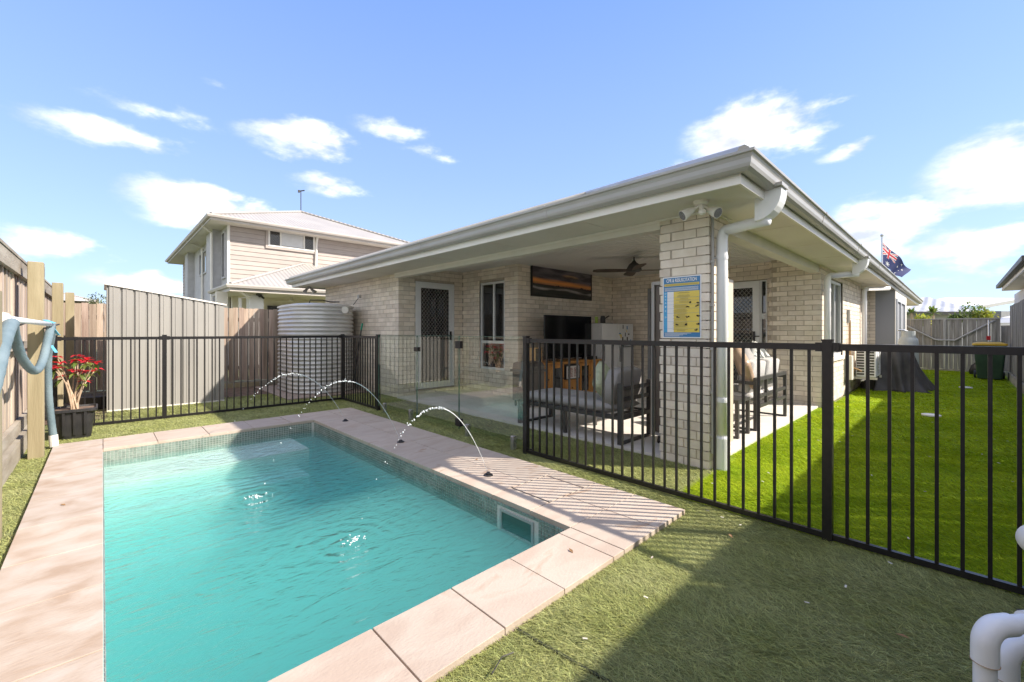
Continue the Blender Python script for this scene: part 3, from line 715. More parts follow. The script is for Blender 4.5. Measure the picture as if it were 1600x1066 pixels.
# downpipes and rain heads
def downpipe(xp, yp, xh, r=.047, head=True, lab=None, zt=2.2):
    pts = []
    yh = FYO-.03
    pts += [(xh, yh, zt)]
    pts += [(xp+(xh-xp)*.12, yp+(yh-yp)*.12, zt-.005)]
    for i in range(7):
        a = i/6*math.pi/2
        pts.append((xp+(xh-xp)*.1*(1-math.sin(a)), yp+(yh-yp)*.12*(1-math.sin(a)), zt-.005-.09*(1-math.cos(a))))
    pts += [(xp, yp, 1.9), (xp, yp, .03)]
    dp = MB().tube(pts, r, 18).build('downpipe', m_pvc, house, smooth=True)
    for z in (1.93, .62): MB().lathe((xp, yp, z), [(r+.004,0),(r+.005,.02),(r+.004,.04)], 18).box(xp-.012, xp+.012, yp, CY_-.001, z+.012, z+.03).build('pipe_collar', m_pvc, dp)
    MB().lathe((xp, yp, .0), [(r+.012,0),(r+.012,.29),(r+.004,.31)], 18).build('pipe_socket', m_pvc, dp)
    if head:
        hd = MB()
        prof = []
        for i in range(9):
            a = i/8*math.pi/2; prof.append((yh+.07-.20*math.cos(a)*1.0, 2.43-.24*math.sin(a)))
        prof = [(yh+.08, 2.43)]+[(yh-.115, 2.43)]+[(yh-.115+.0+.19*(1-math.cos(i/8*math.pi/2)), 2.41-.22*math.sin(i/8*math.pi/2)) for i in range(9)]+[(yh+.08, 2.19)]
        rings = [[(xh+s*.078, y, z) for (y, z) in prof] for s in (-1, 1)]
        hd.loft(rings)
        ho = hd.build('rain_head', m_pvc, dp)
        MB().box(xh-.12, xh+.06, yh-.13, yh-.02, 2.433, 2.46).build('rain_head_outlet', m_gutter, ho)
        MB().tube([(xh+.081, yh-.06, 2.425),(xh+.081, yh+.02, 2.36),(xh+.081,yh+.07,2.2)], .006, 6).build('rain_head_rim', m_char, ho)
    return dp
downpipe(4.115, 1.497, 4.0)
downpipe(8.74, 1.497, 8.80)
downpipe(12.86, 1.497, 13.2, head=False, zt=2.27)
# conduit on the column corner
cnd = MB().tube([(4.035, 1.55, .15), (4.035, 1.55, SOF)], .013, 8)
for z in (.3,.7,1.1,1.5,1.9): cnd.box(4.018, 4.052, 1.536, 1.567, z, z+.02)
cnd.build('conduit', m_gutter, house)

# ------------------------------------------------------------------ alfresco furniture and fittings
# CPR sign on the column
sg = thing('pool_safety_sign', 'blue and yellow CPR and resuscitation sign on the brick column', 'sign', (CX_-.006, 1.82, 1.2))
SY0, SY1, SZ0, SZ1 = 2.012, 1.634, 1.205, 1.80   # left edge, right edge (as read)
sw_, sh_ = SY0-SY1, SZ1-SZ0
m_sblue = M('sign_blue', lin((60,125,175))[:3], rough=.35); m_scyan = M('sign_cyan', lin((75,165,215))[:3], rough=.35)
m_syel = M('sign_yellow', lin((225,200,90))[:3], rough=.35); m_swht = M('sign_white', (.8,.8,.8), rough=.35); m_sdark = M('sign_ink', (.02,.02,.02), rough=.4); m_stxt = M('sign_small_text', (.30,.27,.12), rough=.4)
def sp(u0, u1, v0, v1, off, mat, name, par=None):  # u from left, v from top (fractions)
    return MB().box(CX_-.006-off, CX_-.006-off+.0006, SY0-u1*sw_, SY0-u0*sw_, SZ1-v1*sh_, SZ1-v0*sh_).build(name, mat, par or sg)
MB().box(CX_-.006, CX_-.002, SY1, SY0, SZ0, SZ1).build('plate', m_swht, sg, bevel=.008)
bp_ = sp(.03,.97,.02,.98,.001,m_sblue,'blue_field')
sp(.05,.95,.115,.155,.002,m_syel,'yellow_strip'); sp(.04,.13,.245,.905,.002,m_scyan,'step_column'); sp(.13,.30,.245,.905,.002,m_swht,'white_column'); sp(.30,.955,.245,.905,.002,m_syel,'yellow_field')
rows = [.295,.345,.395,.455,.52,.595,.73,.84]
ln = MB()
for v in rows[1:]: ln.box(CX_-.0095, CX_-.009, SY0-.955*sw_, SY0-.04*sw_, SZ1-(v+.002)*sh_, SZ1-v*sh_)
ln.build('row_lines', m_sblue, sg)
tx = MB(); rr = random.Random(3)
def tline(u0, u1, v, h=.006): tx.box(CX_-.0102, CX_-.0098, SY0-u1*sw_, SY0-u0*sw_, SZ1-(v+h)*sh_, SZ1-v*sh_)
for v0, v1 in zip([.25]+rows[:-1]+[.845], rows+[.9]):
    v = v0+.010
    while v < v1-.012:
        wd = rr.uniform(.12,.26); mid = .52 if v0 > .4 else .6
        tline(mid-wd, mid+wd*.6, v, .004); v += .013
for v in (.125,.138): tline(.08,.92,v,.005)
tx.build('small_text', m_stxt, sg, kind='stuff')
wt = MB()
for v in (.18,.195,.212,.225): wt.box(CX_-.0095, CX_-.009, SY0-.93*sw_, SY0-.06*sw_, SZ1-(v+.006)*sh_, SZ1-v*sh_)
for i, v in enumerate((.915,.93,.945,.96)): wt.box(CX_-.0095, CX_-.009, SY0-(.75-.1*i)*sw_, SY0-.06*sw_, SZ1-(v+.006)*sh_, SZ1-v*sh_)
wt.build('white_text_lines', m_swht, sg, kind='stuff')
ic = MB()
for (u, v) in ((.74,.425),(.90,.435),(.66,.49),(.90,.485),(.42,.655),(.66,.655),(.93,.65),(.38,.775),(.62,.775),(.93,.775),(.88,.865)):
    for k in range(4):
        a = rr.uniform(-.03,.03); b = rr.uniform(-.012,.012); ic.box(CX_-.0108, CX_-.0104, SY0-(u+a+.02)*sw_, SY0-(u+a-.02)*sw_, SZ1-(v+b+.008)*sh_, SZ1-(v+b-.006)*sh_)
ic.build('pictograms', m_sdark, sg, kind='stuff')
def text_mesh(s, size, mat, loc, rot, parent, name='lettering', bold=.0, sx=1):
    cu = bpy.data.curves.new('t', 'FONT'); cu.body = s; cu.size = size; cu.align_x = 'CENTER'; cu.align_y = 'CENTER'; cu.extrude = .0006; cu.offset = bold
    to = bpy.data.objects.new('t', cu); COL.objects.link(to); bpy.context.view_layer.update()
    me = bpy.data.meshes.new_from_object(to.evaluated_get(bpy.context.evaluated_depsgraph_get())); bpy.data.objects.remove(to)
    me.materials.clear(); me.materials.append(mat); o = bpy.data.objects.new(name, me); COL.objects.link(o); o.parent = parent
    o.location = Vector(loc)-worg(parent); o.rotation_euler = rot; o.scale = (sx, 1, 1); return o
text_mesh('CPR & RESUSCITATION', .046, m_swht, (CX_-.0085, (SY0+SY1)/2, SZ1-.067*sh_), (R(90),0,R(-90)), sg, bold=.0009, sx=.62)
for i, v in enumerate((.27,.32,.37,.425,.487,.557,.66,.785,.87)):
    text_mesh('DRSABCDHR'[i] if False else '123456789'[i] if False else 'DRSABCD'[min(i,6)], .022, m_swht, (CX_-.0085, SY0-.085*sw_, SZ1-v*sh_), (R(90),0,R(-90)), sg, 'step_letter') if i < 7 else None

# flood light under the eave
fl = thing('flood_light', 'white twin spot flood light with sensor under the eave corner', 'flood light', (3.62, 1.40, SOF))
MB().lathe((3.66,1.50,SOF-.035), [(.045,0),(.06,.012),(.062,.035)], 20).build('base', m_white, fl)
for dx, dy, bx_, by_ in ((-.055,.085,-.6,.5),(.05,-.075,-.25,-.75)):
    c = Vector((3.66+dx, 1.50+dy, SOF-.09)); ax = Vector((bx_, by_, -.45)).normalized()
    arm = MB().tube([(3.66,1.50,SOF-.03), c-ax*.02], .011, 8)
    hd = MB().tube([c-ax*.05, c-ax*.02, c+ax*.02, c+ax*.06], [.022,.032,.040,.048], 16); h_ = hd.build('lamp_head', m_white, fl, smooth=False); arm.build('lamp_arm', m_white, h_)
    MB().tube([c+ax*.0605, c+ax*.063], .041, 16).build('lens', m_silver, h_)
MB().tube([(3.66,1.50,SOF-.03),(3.65,1.49,SOF-.085)], .018, 10).lathe((3.645,1.485,SOF-.125), [(.01,0),(.028,.012),(.03,.04),(.012,.05)], 12).build('sensor', m_white, fl)
MB().tube([(3.70,1.53,SOF-.01),(3.99,1.55,SOF-.012)], .009, 6).build('cable', m_char, fl)

# downlight
dl = thing('downlight', 'small lit round downlight in the patio ceiling', 'downlight', (8.05, 2.67, CEIL-.01))
MB().lathe((8.05,2.67,CEIL-.008), [(.06,0),(.06,.007)], 20).build('trim_ring', m_white, dl); MB().lathe((8.05,2.67,CEIL-.012), [(.042,0),(.042,.003)], 20).build('lamp', m_lamp, dl)

# ceiling fan
fan = thing('ceiling_fan', 'dark brown four blade ceiling fan over the patio', 'fan', (6.54, 3.81, 2.25))
fc = (6.54, 3.81)
MB().lathe((*fc,CEIL-.05), [(.05,0),(.062,.015),(.062,.05)], 24).build('canopy', m_char, fan, smooth=False)
MB().tube([(*fc,CEIL-.05),(*fc,2.47)], .012, 10).build('rod', m_char, fan)
MB().lathe((*fc,2.29), [(.0001,0),(.10,.0),(.125,.02),(.12,.06),(.085,.12),(.04,.16),(.02,.19)], 28).build('motor', m_char, fan, smooth=True)
m_fanb = M('fan_timber', (.05,.032,.022), (.08,.052,.035), scale=6, stretch=(1,1,1), rough=.5)
RIGHT = Vector((RX, RY, 0)); FWD = Vector((FX, FY, 0))
for k in range(4):
    a = R(182+90*k-8); d = RIGHT*math.cos(a)+FWD*math.sin(a); s = Vector((-d.y, d.x, 0))
    rings = []
    for i in range(9):
        t = i/8; r = .09+.60*t; w = .05+.035*math.sin(min(1, t*1.2)*math.pi*.6)-(.03 if i == 8 else 0); tilt = .22*(1-.4*t)
        c = Vector((fc[0], fc[1], 2.315))+d*r
        rings.append([c+s*w+Vector((0,0,w*tilt)), c-s*w-Vector((0,0,w*tilt)), c-s*w-Vector((0,0,w*tilt+.008)), c+s*w+Vector((0,0,w*tilt-.008))])
    MB().loft(rings).build('blade', m_fanb, fan)

# colour-painted panels (prints): vertex colours on a grid
def painted(name, corner, du, dv, nu, nv, fn, parent, rough=.5, wave=None):
    vs, fs, cols = [], [], []
    for j in range(nv+1):
        for i in range(nu+1):
            p = Vector(corner)+Vector(du)*(i/nu)+Vector(dv)*(j/nv)
            if wave: p = wave(i/nu, j/nv, p)
            vs.append(p)
    m = MB(); m.v = [tuple(p) for p in vs]
    for j in range(nv):
        for i in range(nu):
            a = j*(nu+1)+i; m.f.append((a, a+1, a+nu+2, a+nu+1)); cols.append(fn((i+.5)/nu, (j+.5)/nv))
    mt = bpy.data.materials.new(name+'_print'); mt.use_nodes = True
    at_ = mt.node_tree.nodes.new('ShaderNodeAttribute'); at_.attribute_name = 'col'
    P = mt.node_tree.nodes['Principled BSDF']; P.inputs['Roughness'].default_value = rough; mt.node_tree.links.new(at_.outputs['Color'], P.inputs['Base Color'])
    o = m.build(name, mt, parent)
    ca = o.data.color_attributes.new('col', 'FLOAT_COLOR', 'CORNER')
    arr = np.repeat(np.array([tuple(c)+(1,) for c in cols], dtype=np.float32), 4, axis=0); ca.data.foreach_set('color', arr.ravel())
    return o
def mixc(a, b, t): t = max(0, min(1, t)); return tuple(a[i]*(1-t)+b[i]*t for i in range(3))
def sunset(u, v):  # v from top
    n1 = noise.fractal(Vector((u*5, v*9, 1.3)), 1, 2, 5); n2_ = noise.fractal(Vector((u*3, v*14, 7.7)), 1, 2, 5)
    horizon = .63+.03*u
    if v < horizon:
        c = mixc((.05,.042,.055), (.16,.135,.16), .5+n1)
        g = 1-abs(v-(.49+.07*u))/.12
        c = mixc(c, (.85,.33,.09), g*1.3*(1.05-.35*u) + n2_*.35 if g > 0 else 0)
        b = 1-((u-.62)/.16)**2-((v-.25-.1*(u-.6))/.07)**2
        if b > 0: c = mixc(c, (.5,.3,.15), b*(.8+n1))
        peak = max(.05-abs(u-.82)*.9, .035-abs(u-.41)*1.2, .02-abs(u-.6)*.8, .012+.01*noise.noise(Vector((u*30,0,0))))
        if v > horizon-peak*1.4: c = (.02,.012,.012)
        return c
    w = 1-abs(v-(.72+.09*u+.03*math.sin(u*9)))/.06
    c = mixc((.02,.022,.02), (.05,.05,.045), .5+n2_)
    return mixc(c, (.42,.38,.38), w*.8+n1*.5 if w > 0 else 0)
pic = thing('framed_picture', 'wide framed sunset seascape picture high on the brick wall', 'picture', (6.9, TY-.03, 1.95))
PXa, PXb, PZa, PZb = 5.96, 7.90, 1.955, 2.58
frame_box(MB(), 'y', 0, PXa, PXb, PZa, PZb, .022, TY-.05, TY-.006).build('frame', m_black, pic)
MB().box(PXa+.02, PXb-.02, TY-.036, TY-.008, PZa+.02, PZb-.02).build('backing', m_black, pic)
painted('print', (PXa+.021, TY-.038, PZb-.021), (PXb-PXa-.042,0,0), (0,0,-(PZb-PZa-.042)), 180, 60, sunset, pic, .35)

# timber media cabinet
cb = thing('media_cabinet', 'honey pine cabinet with glass doors under the television', 'cabinet', (6.3, 5.2, .03))
cx0, cx1, cy0, cy1, ch = 5.40, 7.24, 4.97, 5.45, .715
MB().box(cx0,cx1,cy0+.02,cy1,.03,ch-.03).build('carcass', m_orange, cb)
MB().box(cx0-.02,cx1+.02,cy0-.02,cy1+.01,ch-.03,ch).build('top', m_orange, cb, bevel=.005)
wds = [(cx0+.01,cx0+.33,'solid'),(cx0+.34,cx0+.68,'glass'),(cx0+.70,cx0+1.14,'shelf'),(cx0+1.16,cx0+1.50,'glass'),(cx0+1.51,cx1-.01,'solid')]
for (a, b, k) in wds:
    if k == 'solid':
        d = frame_box(MB(), 'y', 0, a, b, .08, ch-.05, .05, cy0-.004, cy0+.016).box(a+.05,b-.05,cy0+.006,cy0+.014,.13,ch-.10).build('door', m_orange, cb)
        sph(MB(), ((a+b)/2+.08, cy0-.015, .42), .014).build('knob', m_char, d)
    elif k == 'glass':
        d = frame_box(MB(), 'y', 0, a, b, .08, ch-.05, .055, cy0-.004, cy0+.016).build('door', m_orange, cb)
        MB().box(a+.055,b-.055,cy0+.004,cy0+.008,.135,ch-.105).build('pane', m_glasspane_d, d)
        sph(MB(), (b-.03, cy0-.015, .42), .012).build('knob', m_char, d)
    else:
        MB().box(a,b,cy0+.012,cy0+.018,.38,ch-.05).build('shelf_shade_panel', M('shelf_shade_color', (.03,.022,.02), rough=.7), cb)  # flat panel on the solid carcass, recess shade put into its dark colour
        d = MB().box(a,b,cy0-.004,cy0+.016,.08,.35).build('drawer', m_orange, cb, bevel=.004)
        sph(MB(), ((a+b)/2, cy0-.015, .22), .014).build('knob', m_char, d)
pf = thing('photo_frame', 'white matted photo frame standing in the cabinet shelf', 'photo frame', (6.32, 4.95, .38))
frame_box(MB(), 'y', 0, 6.12, 6.53, .385, .64, .012, 4.945, 4.962).build('frame', m_black, pf)
rr2 = random.Random(5)
painted('photo', (6.132,4.953,.628), (.386,0,0), (0,0,-.231), 26, 16, lambda u, v: (.6,.58,.55) if (u<.1 or u>.9 or v<.12 or v>.88 or .5<u<.56) else mixc((.25,.1,.08),(.5,.45,.42), rr2.random()), pf)
# television
tv = thing('television', 'large black flat screen television on the pine cabinet', 'television', (6.55, 5.25, ch))
MB().box(5.84,7.28,5.22,5.25,.755,1.575).build('casing', m_black, tv)
MB().box(5.85,7.27,5.2185,5.2195,.77,1.565).build('screen', m_screen, tv)
for x in (6.1, 7.0): MB().box(x-.02,x+.02,5.15,5.36,ch+.001,ch+.012).box(x-.015,x+.015,5.225,5.245,ch+.012,.76).build('foot', m_black, tv)
bxo = thing('timber_lantern', 'upright timber box with glass front at the cabinet left end', 'lantern', (5.47, 5.12, ch))
MB().box(5.385,5.395,5.03,5.22,ch+.002,.985).box(5.545,5.555,5.03,5.22,ch+.002,.985).box(5.395,5.545,5.03,5.22,.975,.985).box(5.395,5.545,5.03,5.22,ch+.002,ch+.012).box(5.395,5.545,5.20,5.22,ch+.012,.975).build('case', M('pale_pine', (.52,.32,.14), (.6,.4,.2), rough=.5), bxo)
MB().box(5.397,5.543,5.035,5.038,ch+.013,.974).build('front_pane', m_glasspane_d, bxo)
sb = MB().box(6.95,7.2,5.02,5.18,ch+.001,ch+.06); tag(sb.build('set_top_box', m_black), 'small black box on the right end of the pine cabinet', 'media box')
# fridges
def fridge(x0, x1, y0, y1, h, lab, split, group):
    f_ = thing('fridge', lab, 'fridge', ((x0+x1)/2, (y0+y1)/2, .03), group)
    MB().box(x0,x1,y0+.05,y1,.05,h).build('cabinet', m_fridge, f_, bevel=.006)
    MB().box(x0,x1,y0,y0+.045,.07,split-.005).build('door', m_fridge, f_, bevel=.008)
    MB().box(x0,x1,y0,y0+.045,split+.005,h-.003).build('freezer_door', m_fridge, f_, bevel=.008)
    MB().box(x0+.03,x0+.05,y0-.03,y0-.001,split-.35,split-.05).build('handle', m_silver, f_)
    return f_
fridge(7.35,7.93,5.0,5.62,1.437,'white fridge beside the pine cabinet with a kettle on top', 1.02, 'white fridges in the patio corner')
f2 = fridge(7.95,8.55,5.0,5.62,1.437,'white fridge in the corner covered with stickers and a bottle opener', .97, 'white fridges in the patio corner')
rr3 = random.Random(9)
for k in range(12):
    a = rr3.uniform(7.97,8.48); z = rr3.uniform(1.02,1.40); w = rr3.uniform(.02,.07); h = rr3.uniform(.02,.09)
    MB().box(a,a+w,4.997,4.9995,z,z+h).build('sticker', [m_sdark, m_sblue, m_syel, m_char][k%4], f2)
MB().box(7.97,8.50,4.955,4.997,.93,.945).build('rail', m_black, f2)
ck = thing('coffee_pot', 'black pot with side spout on top of the fridge', 'pot', (7.63, 5.2, 1.437))
MB().lathe((7.66,5.2,1.438), [(.055,0),(.055,.10),(.045,.15),(.03,.165)], 16).build('body', m_char, ck); MB().tube([(7.70,5.2,1.53),(7.80,5.18,1.58),(7.86,5.18,1.60)], .015, 8).build('spout', m_char, ck)
tag(MB().box(7.5,7.9,5.1,5.4,1.4375,1.446).build('tray', m_black), 'flat black tray on top of the white fridge', 'tray')
tag(MB().lathe((7.50,5.25,1.447), [(.03,0),(.035,.13)], 16).build('green_cup', M('lime', (.35,.5,.08), rough=.5)), 'tall lime green cup on the fridge', 'cup')
# grey bench unit seen through the glass
bn = thing('outdoor_kitchen_trolley', 'grey trolley barbecue with closed lid in front of the window wall corner', 'barbecue', (5.14, 4.96, .03))
m_gry = M('warm_grey_steel', (.09,.08,.075), (.13,.12,.11), rough=.4)
MB().box(4.95,5.33,4.77,5.15,.12,.60).build('cabinet', m_gry, bn, bevel=.01)
MB().box(4.92,5.36,4.74,5.18,.60,.64).build('bench_top', m_gry, bn, bevel=.01)
MB().loft([[(x,4.76,.641),(x,4.76,.70),(x,4.82,.76),(x,5.05,.77),(x,5.14,.74),(x,5.16,.641)] for x in (4.96,5.32)]).build('lid', m_gry, bn)
for x in (4.99,5.29):
    for y in (4.81,5.11): MB().tube([(x,y,.031),(x,y,.13)], .02, 8).build('leg', m_black, bn)

# cushions
def cushion(c, size, mat, name, parent, M3=None, puff=1.0, **kw):
    """pillow: superellipse box with soft edges"""
    n = 12; mb = MB(); rings = []
    a, b, d = size[0]/2, size[1]/2, size[2]/2
    vs, fs = [], []
    for side in (1, -1):
        for j in range(n+1):
            for i in range(n+1):
                u, v = 2*i/n-1, 2*j/n-1
                e_ = (1-abs(u)**(6*puff))*(1-abs(v)**(6*puff))
                rr_ = .06*(abs(u)**3*abs(v)**3)
                p = Vector((u*a*(1-rr_), v*b*(1-rr_), side*d*(max(0, e_)**.45)))
                p.z += .004*noise.noise(p*14+Vector(c))
                if M3 is not None: p = M3 @ p
                vs.append(Vector(c)+p)
    for s in (0, 1):
        o0 = s*(n+1)**2
        for j in range(n):
            for i in range(n):
                q = (o0+j*(n+1)+i, o0+j*(n+1)+i+1, o0+(j+1)*(n+1)+i+1, o0+(j+1)*(n+1)+i)
                fs.append(q if s == 0 else q[::-1])
    mb.add(vs, fs)
    o = mb.build(name, mat, parent, smooth=True, **kw)
    w = o.modifiers.new('weld', 'WELD'); w.merge_threshold = .001
    return o
def rotm(axis, deg): return Matrix.Rotation(R(deg), 3, axis)
# chaise lounge
cl = thing('chaise_lounge', 'charcoal framed chaise lounge with dark grey cushions facing the television', 'daybed', (4.38, 3.3, .03))
x0, x1, y0, y1 = 4.06, 4.74, 2.52, 4.12
fr = MB().box(x0,x1,y0,y0+.05,.30,.345).box(x0,x1,y1-.05,y1,.30,.345).box(x0,x0+.05,y0+.05,y1-.05,.30,.345).box(x1-.05,x1,y0+.05,y1-.05,.30,.345)
for y in np.arange(y0+.15, y1-.1, .17): fr.box(x0+.05,x1-.05,y,y+.06,.31,.325)
fr.build('frame', m_char, cl)
for y, zt in ((y0, .70), (y1-.05, .30)):
    for x in (x0, x1-.05):
        MB().box(x+.0005,x+.0495,y-.0005,y+.0495,.031,zt).build('leg', m_char, cl)
    MB().box(x0+.05,x1-.05,y+.001,y+.049,.031,.055).build('sled_rail', m_char, cl)
MB().box(x0+.01,x0+.05,3.30,3.34,.031,.299).build('leg', m_char, cl); MB().box(x1-.05,x1-.01,3.30,3.34,.031,.299).build('leg', m_char, cl)
MB().box(x0+.05,x1-.05,y0+.01,y0+.04,.62,.66).box(x0+.05,x1-.05,y0+.01,y0+.04,.50,.54).build('back_rail', m_char, cl)
cushion(((x0+x1)/2,(y0+y1)/2+.04,.405), (x1-x0-.02, y1-y0-.10, .13), m_greyfab, 'seat_cushion', cl, puff=3)
cushion(((x0+x1)/2, y0+.19, .63), (x1-x0-.03, .17, .44), m_greyfab, 'back_cushion', cl, rotm('X', 14) @ Matrix(((1,0,0),(0,1,0),(0,0,1))), puff=1.6)
tag(cushion(((x0+x1)/2-.02, y0+.40, .64), (.44, .44, .15), m_greenfab, 'sage_pillow', None, rotm('Z', 8) @ rotm('X', 68) @ rotm('Z', 40)), 'sage green pillow leaning on the chaise back', 'pillow')
# second sofa
sf2 = thing('sofa', 'charcoal framed patio sofa with pale cushions and a slatted back', 'sofa', (6.5, 2.1, .03))
x0, x1, y0, y1 = 5.86, 7.22, 1.72, 2.42
MB().box(x0,x1,y0,y0+.04,.645,.69).box(x0+.04,x1-.04,y0+.004,y0+.036,.43,.47).box(x0+.04,x1-.04,y0+.004,y0+.036,.30,.34).build('back_rail', m_char, sf2)
for x in (x0+.42, x0+.86): MB().box(x,x+.035,y0+.002,y0+.034,.341,.644).build('back_slat', m_char, sf2)
for x in (x0, x1-.04):
    for y in (y0, y1-.04): MB().box(x+.0005,x+.0395,y+.0005,y+.0395,.031,.6445).build('leg', m_char, sf2)
    MB().box(x+.001,x+.039,y0+.04,y1-.04,.031,.05).build('sled_rail', m_char, sf2); MB().box(x,x+.04,y0+.04,y1,.60,.643).build('armrest', m_char, sf2)
MB().box(x0+.04,x1-.04,y1-.04,y1-.001,.30,.34).build('front_rail', m_char, sf2)
for k in range(2):
    xa = x0+.06+k*.64
    cushion((xa+.31,(y0+y1)/2+.02,.41), (.62,.62,.13), m_lightfab, 'seat_cushion', sf2, puff=3)
    cushion((xa+.31,y0+.16,.68), (.61,.15,.42), m_lightfab, 'back_cushion', sf2, rotm('X', 10), puff=2)
tag(cushion((6.05,1.93,.80), (.46,.46,.15), m_satin, 'tan_pillow', None, rotm('Z', 25) @ rotm('X', 72) @ rotm('Z', 30)), 'shiny tan pillow on the near end of the sofa', 'pillow')
tag(cushion((6.42,1.98,.83), (.48,.48,.15), m_greyfab, 'grey_pillow', None, rotm('Z', 10) @ rotm('X', 70) @ rotm('Z', 38)), 'dark grey pillow between the tan and striped pillows', 'pillow')
m_stripe = M('striped_fabric', (.10,.11,.11), (.62,.62,.58), scale=16, stretch=(1,1,.4), lo=.48, hi=.52, rough=.9, detail=1)
tag(cushion((6.85,1.96,.84), (.48,.48,.15), m_stripe, 'patterned_pillow', None, rotm('Z', -8) @ rotm('X', 68) @ rotm('Z', 42)), 'black and white patterned pillow at the far sofa end', 'pillow')
# side table
st = thing('side_table', 'small charcoal side table beside the sofa', 'side table', (5.5, 1.95, .03))
MB().box(5.28,5.68,1.74,2.14,.44,.475).build('table_top', m_char, st)
for x in (5.28,5.64):
    for y in (1.74,2.10): MB().box(x+.0005,x+.0395,y+.0005,y+.0395,.031,.4395).build('leg', m_char, st)
MB().box(5.281,5.319,1.78,2.10,.031,.05).box(5.641,5.679,1.78,2.10,.031,.05).build('sled_rail', m_char, st)
# tall cabinet behind column
tcb = thing('tall_cabinet', 'tall beige outdoor cabinet standing behind the brick column', 'cabinet', (4.78, 2.0, .03))
m_beige = M('beige_laminate', (.60,.50,.40), (.66,.56,.46), scale=2, rough=.5)
MB().box(4.50,4.88,1.66,2.30,.10,1.82).build('carcass', m_beige, tcb)
frame_box(MB(), 'x', 0, 1.67,2.36,.12,1.82,.035,4.42,4.495).build('frame', m_gutter, tcb)
MB().box(4.44,4.48,1.71,2.32,.16,1.78).build('door_panel', M('umber_panel', (.10,.08,.07), (.14,.11,.09), rough=.4), tcb)
for y in (1.70,2.28): MB().lathe((4.47,y,.031), [(.03,0),(.035,.03),(.02,.09)], 12).build('foot', m_black, tcb)

# ------------------------------------------------------------------ pool fences
barm = MB().box(-.008,.008,-.008,.008,0,1.135); bar_me = bpy.data.meshes.new('bar'); bar_me.from_pydata(barm.v, [], barm.f); bar_me.materials.append(m_black)
def fence(p0, p1, posts, lab, zg=.0, pitch=.0935, skip0=0, loc=None):
    p0 = Vector(p0); p1 = Vector(p1); d = (p1-p0); L = d.length; d.normalize()
    t = thing('pool_fence', lab, 'fence', ((p0.x+p1.x)/2, (p0.y+p1.y)/2, zg), 'black tubular pool fence panels')
    for s in posts:
        c = p0+d*s
        po = MB().box(c.x-.025,c.x+.025,c.y-.025,c.y+.025,zg-.01,zg+1.212).build('post', m_black, t)
        MB().box(c.x-.028,c.x+.028,c.y-.028,c.y+.028,zg+1.2122,zg+1.222).build('post_cap', m_black, po)
    ps = sorted(posts)
    for a, b in zip(ps[:-1], ps[1:]):
        q0 = p0+d*(a+.026); q1 = p0+d*(b-.026)
        for z, h in ((1.175,.040),(.030,.034)):
            MB().bar((q0.x,q0.y,zg+z), (q1.x,q1.y,zg+z), .032 if h > .035 else .028, h).build('rail', m_black, t)
        for e0, e1 in ((a+.026, a+.06), (b-.06, b-.026)):
            c0 = p0+d*e0; c1 = p0+d*e1; MB().bar((c0.x,c0.y,zg+1.175),(c1.x,c1.y,zg+1.175),.044,.054).build('bracket', m_black, t)
        n = int(round((b-a)/pitch))
        for k in range(1, n):
            c = p0+d*(a+(b-a)*k/n); inst('bar', bar_me, t, (c.x, c.y, zg+.04))
    return t
fence((3.18,3.10,0), (3.18,-1.9,0), [0,2.557,5.0], 'black bar pool fence in front of the brick column and side lawn')
fence((-.44,7.98,0), (3.22,7.90,0), [0,1.09,3.66], 'black bar pool fence along the back in front of the shed and tank')
fence((3.22,7.90,.01), (3.20,6.44,.01), [0.0001,1.46], 'short black bar fence return beside the round tank', pitch=.095)
wp = MB().box(3.215,3.245,3.05,3.08,.0,.05); tag(wp.build('fence_foot_clamp', m_silver), 'small silver clamp at the foot of the fence end post', 'clamp')
# glass panels
m_glass, n, l, g, f, o_ = glassy('fence_glass', (.90,.945,.925), ior=1.95)
m_glass.diffuse_color = (.8,.95,.9,.3)
gf = thing('glass_pool_fence', 'frameless clear glass pool fence with a gate panel', 'glass fence', (3.19, 4.8, 0))
def pane(y0, y1, z0=.08, z1=1.21, name='glass_panel'):
    return MB().box(3.184,3.196,y0,y1,z0,z1).build(name, m_glass, gf)
pane(5.255, 6.40); 
m_gedge = M('glass_edge', (.06,.13,.10), (.09,.18,.14), scale=3, rough=.1, spec=.8)
def gedges(y0, y1, z0, z1):
    MB().box(3.1835,3.1965,y0-.003,y0+.0005,z0,z1).box(3.1835,3.1965,y1-.0005,y1+.003,z0,z1).box(3.1835,3.1965,y0+.001,y1-.001,z1-.0005,z1+.003).build('polished_edge', m_gedge, gf)
gedges(5.255,6.40,.08,1.21); gedges(4.275,5.243,.06,1.21); gedges(3.14,4.263,.08,1.21)
g2 = pane(4.275, 5.243, .06, 1.21, 'glass_gate'); pane(3.14, 4.263)
for y in (6.20,5.42,4.10,3.30):
    MB().box(3.165,3.215,y-.025,y+.025,-.005,.15).build('spigot', m_silver, gf, bevel=.005)
MB().box(3.165,3.215,5.20,5.30,.99,1.05).build('latch', m_black, gf); 
for z in (.10,1.06): MB().box(3.165,3.215,4.22,4.32,z,z+.09).build('hinge', m_black, gf)
tag(MB().tube([(3.7,7.36,.03),(3.62,7.33,.95)], .014, 7).build('timber_stake', m_pal), 'thin brown timber stake leaning on the brick wing', 'stake')
tag(MB().tube([(3.45,7.95,.3),(3.52,7.75,1.35)], [.012,.012], 7).build('pool_pole', m_black), 'black pole with green grip leaning beside the tank', 'pole')
tag(MB().tube([(3.515,7.76,1.30),(3.526,7.73,1.42)], .016, 7).build('pole_grip', M('green_grip', (.02,.25,.15), rough=.5)), 'green grip end of the leaning black pole', 'grip')

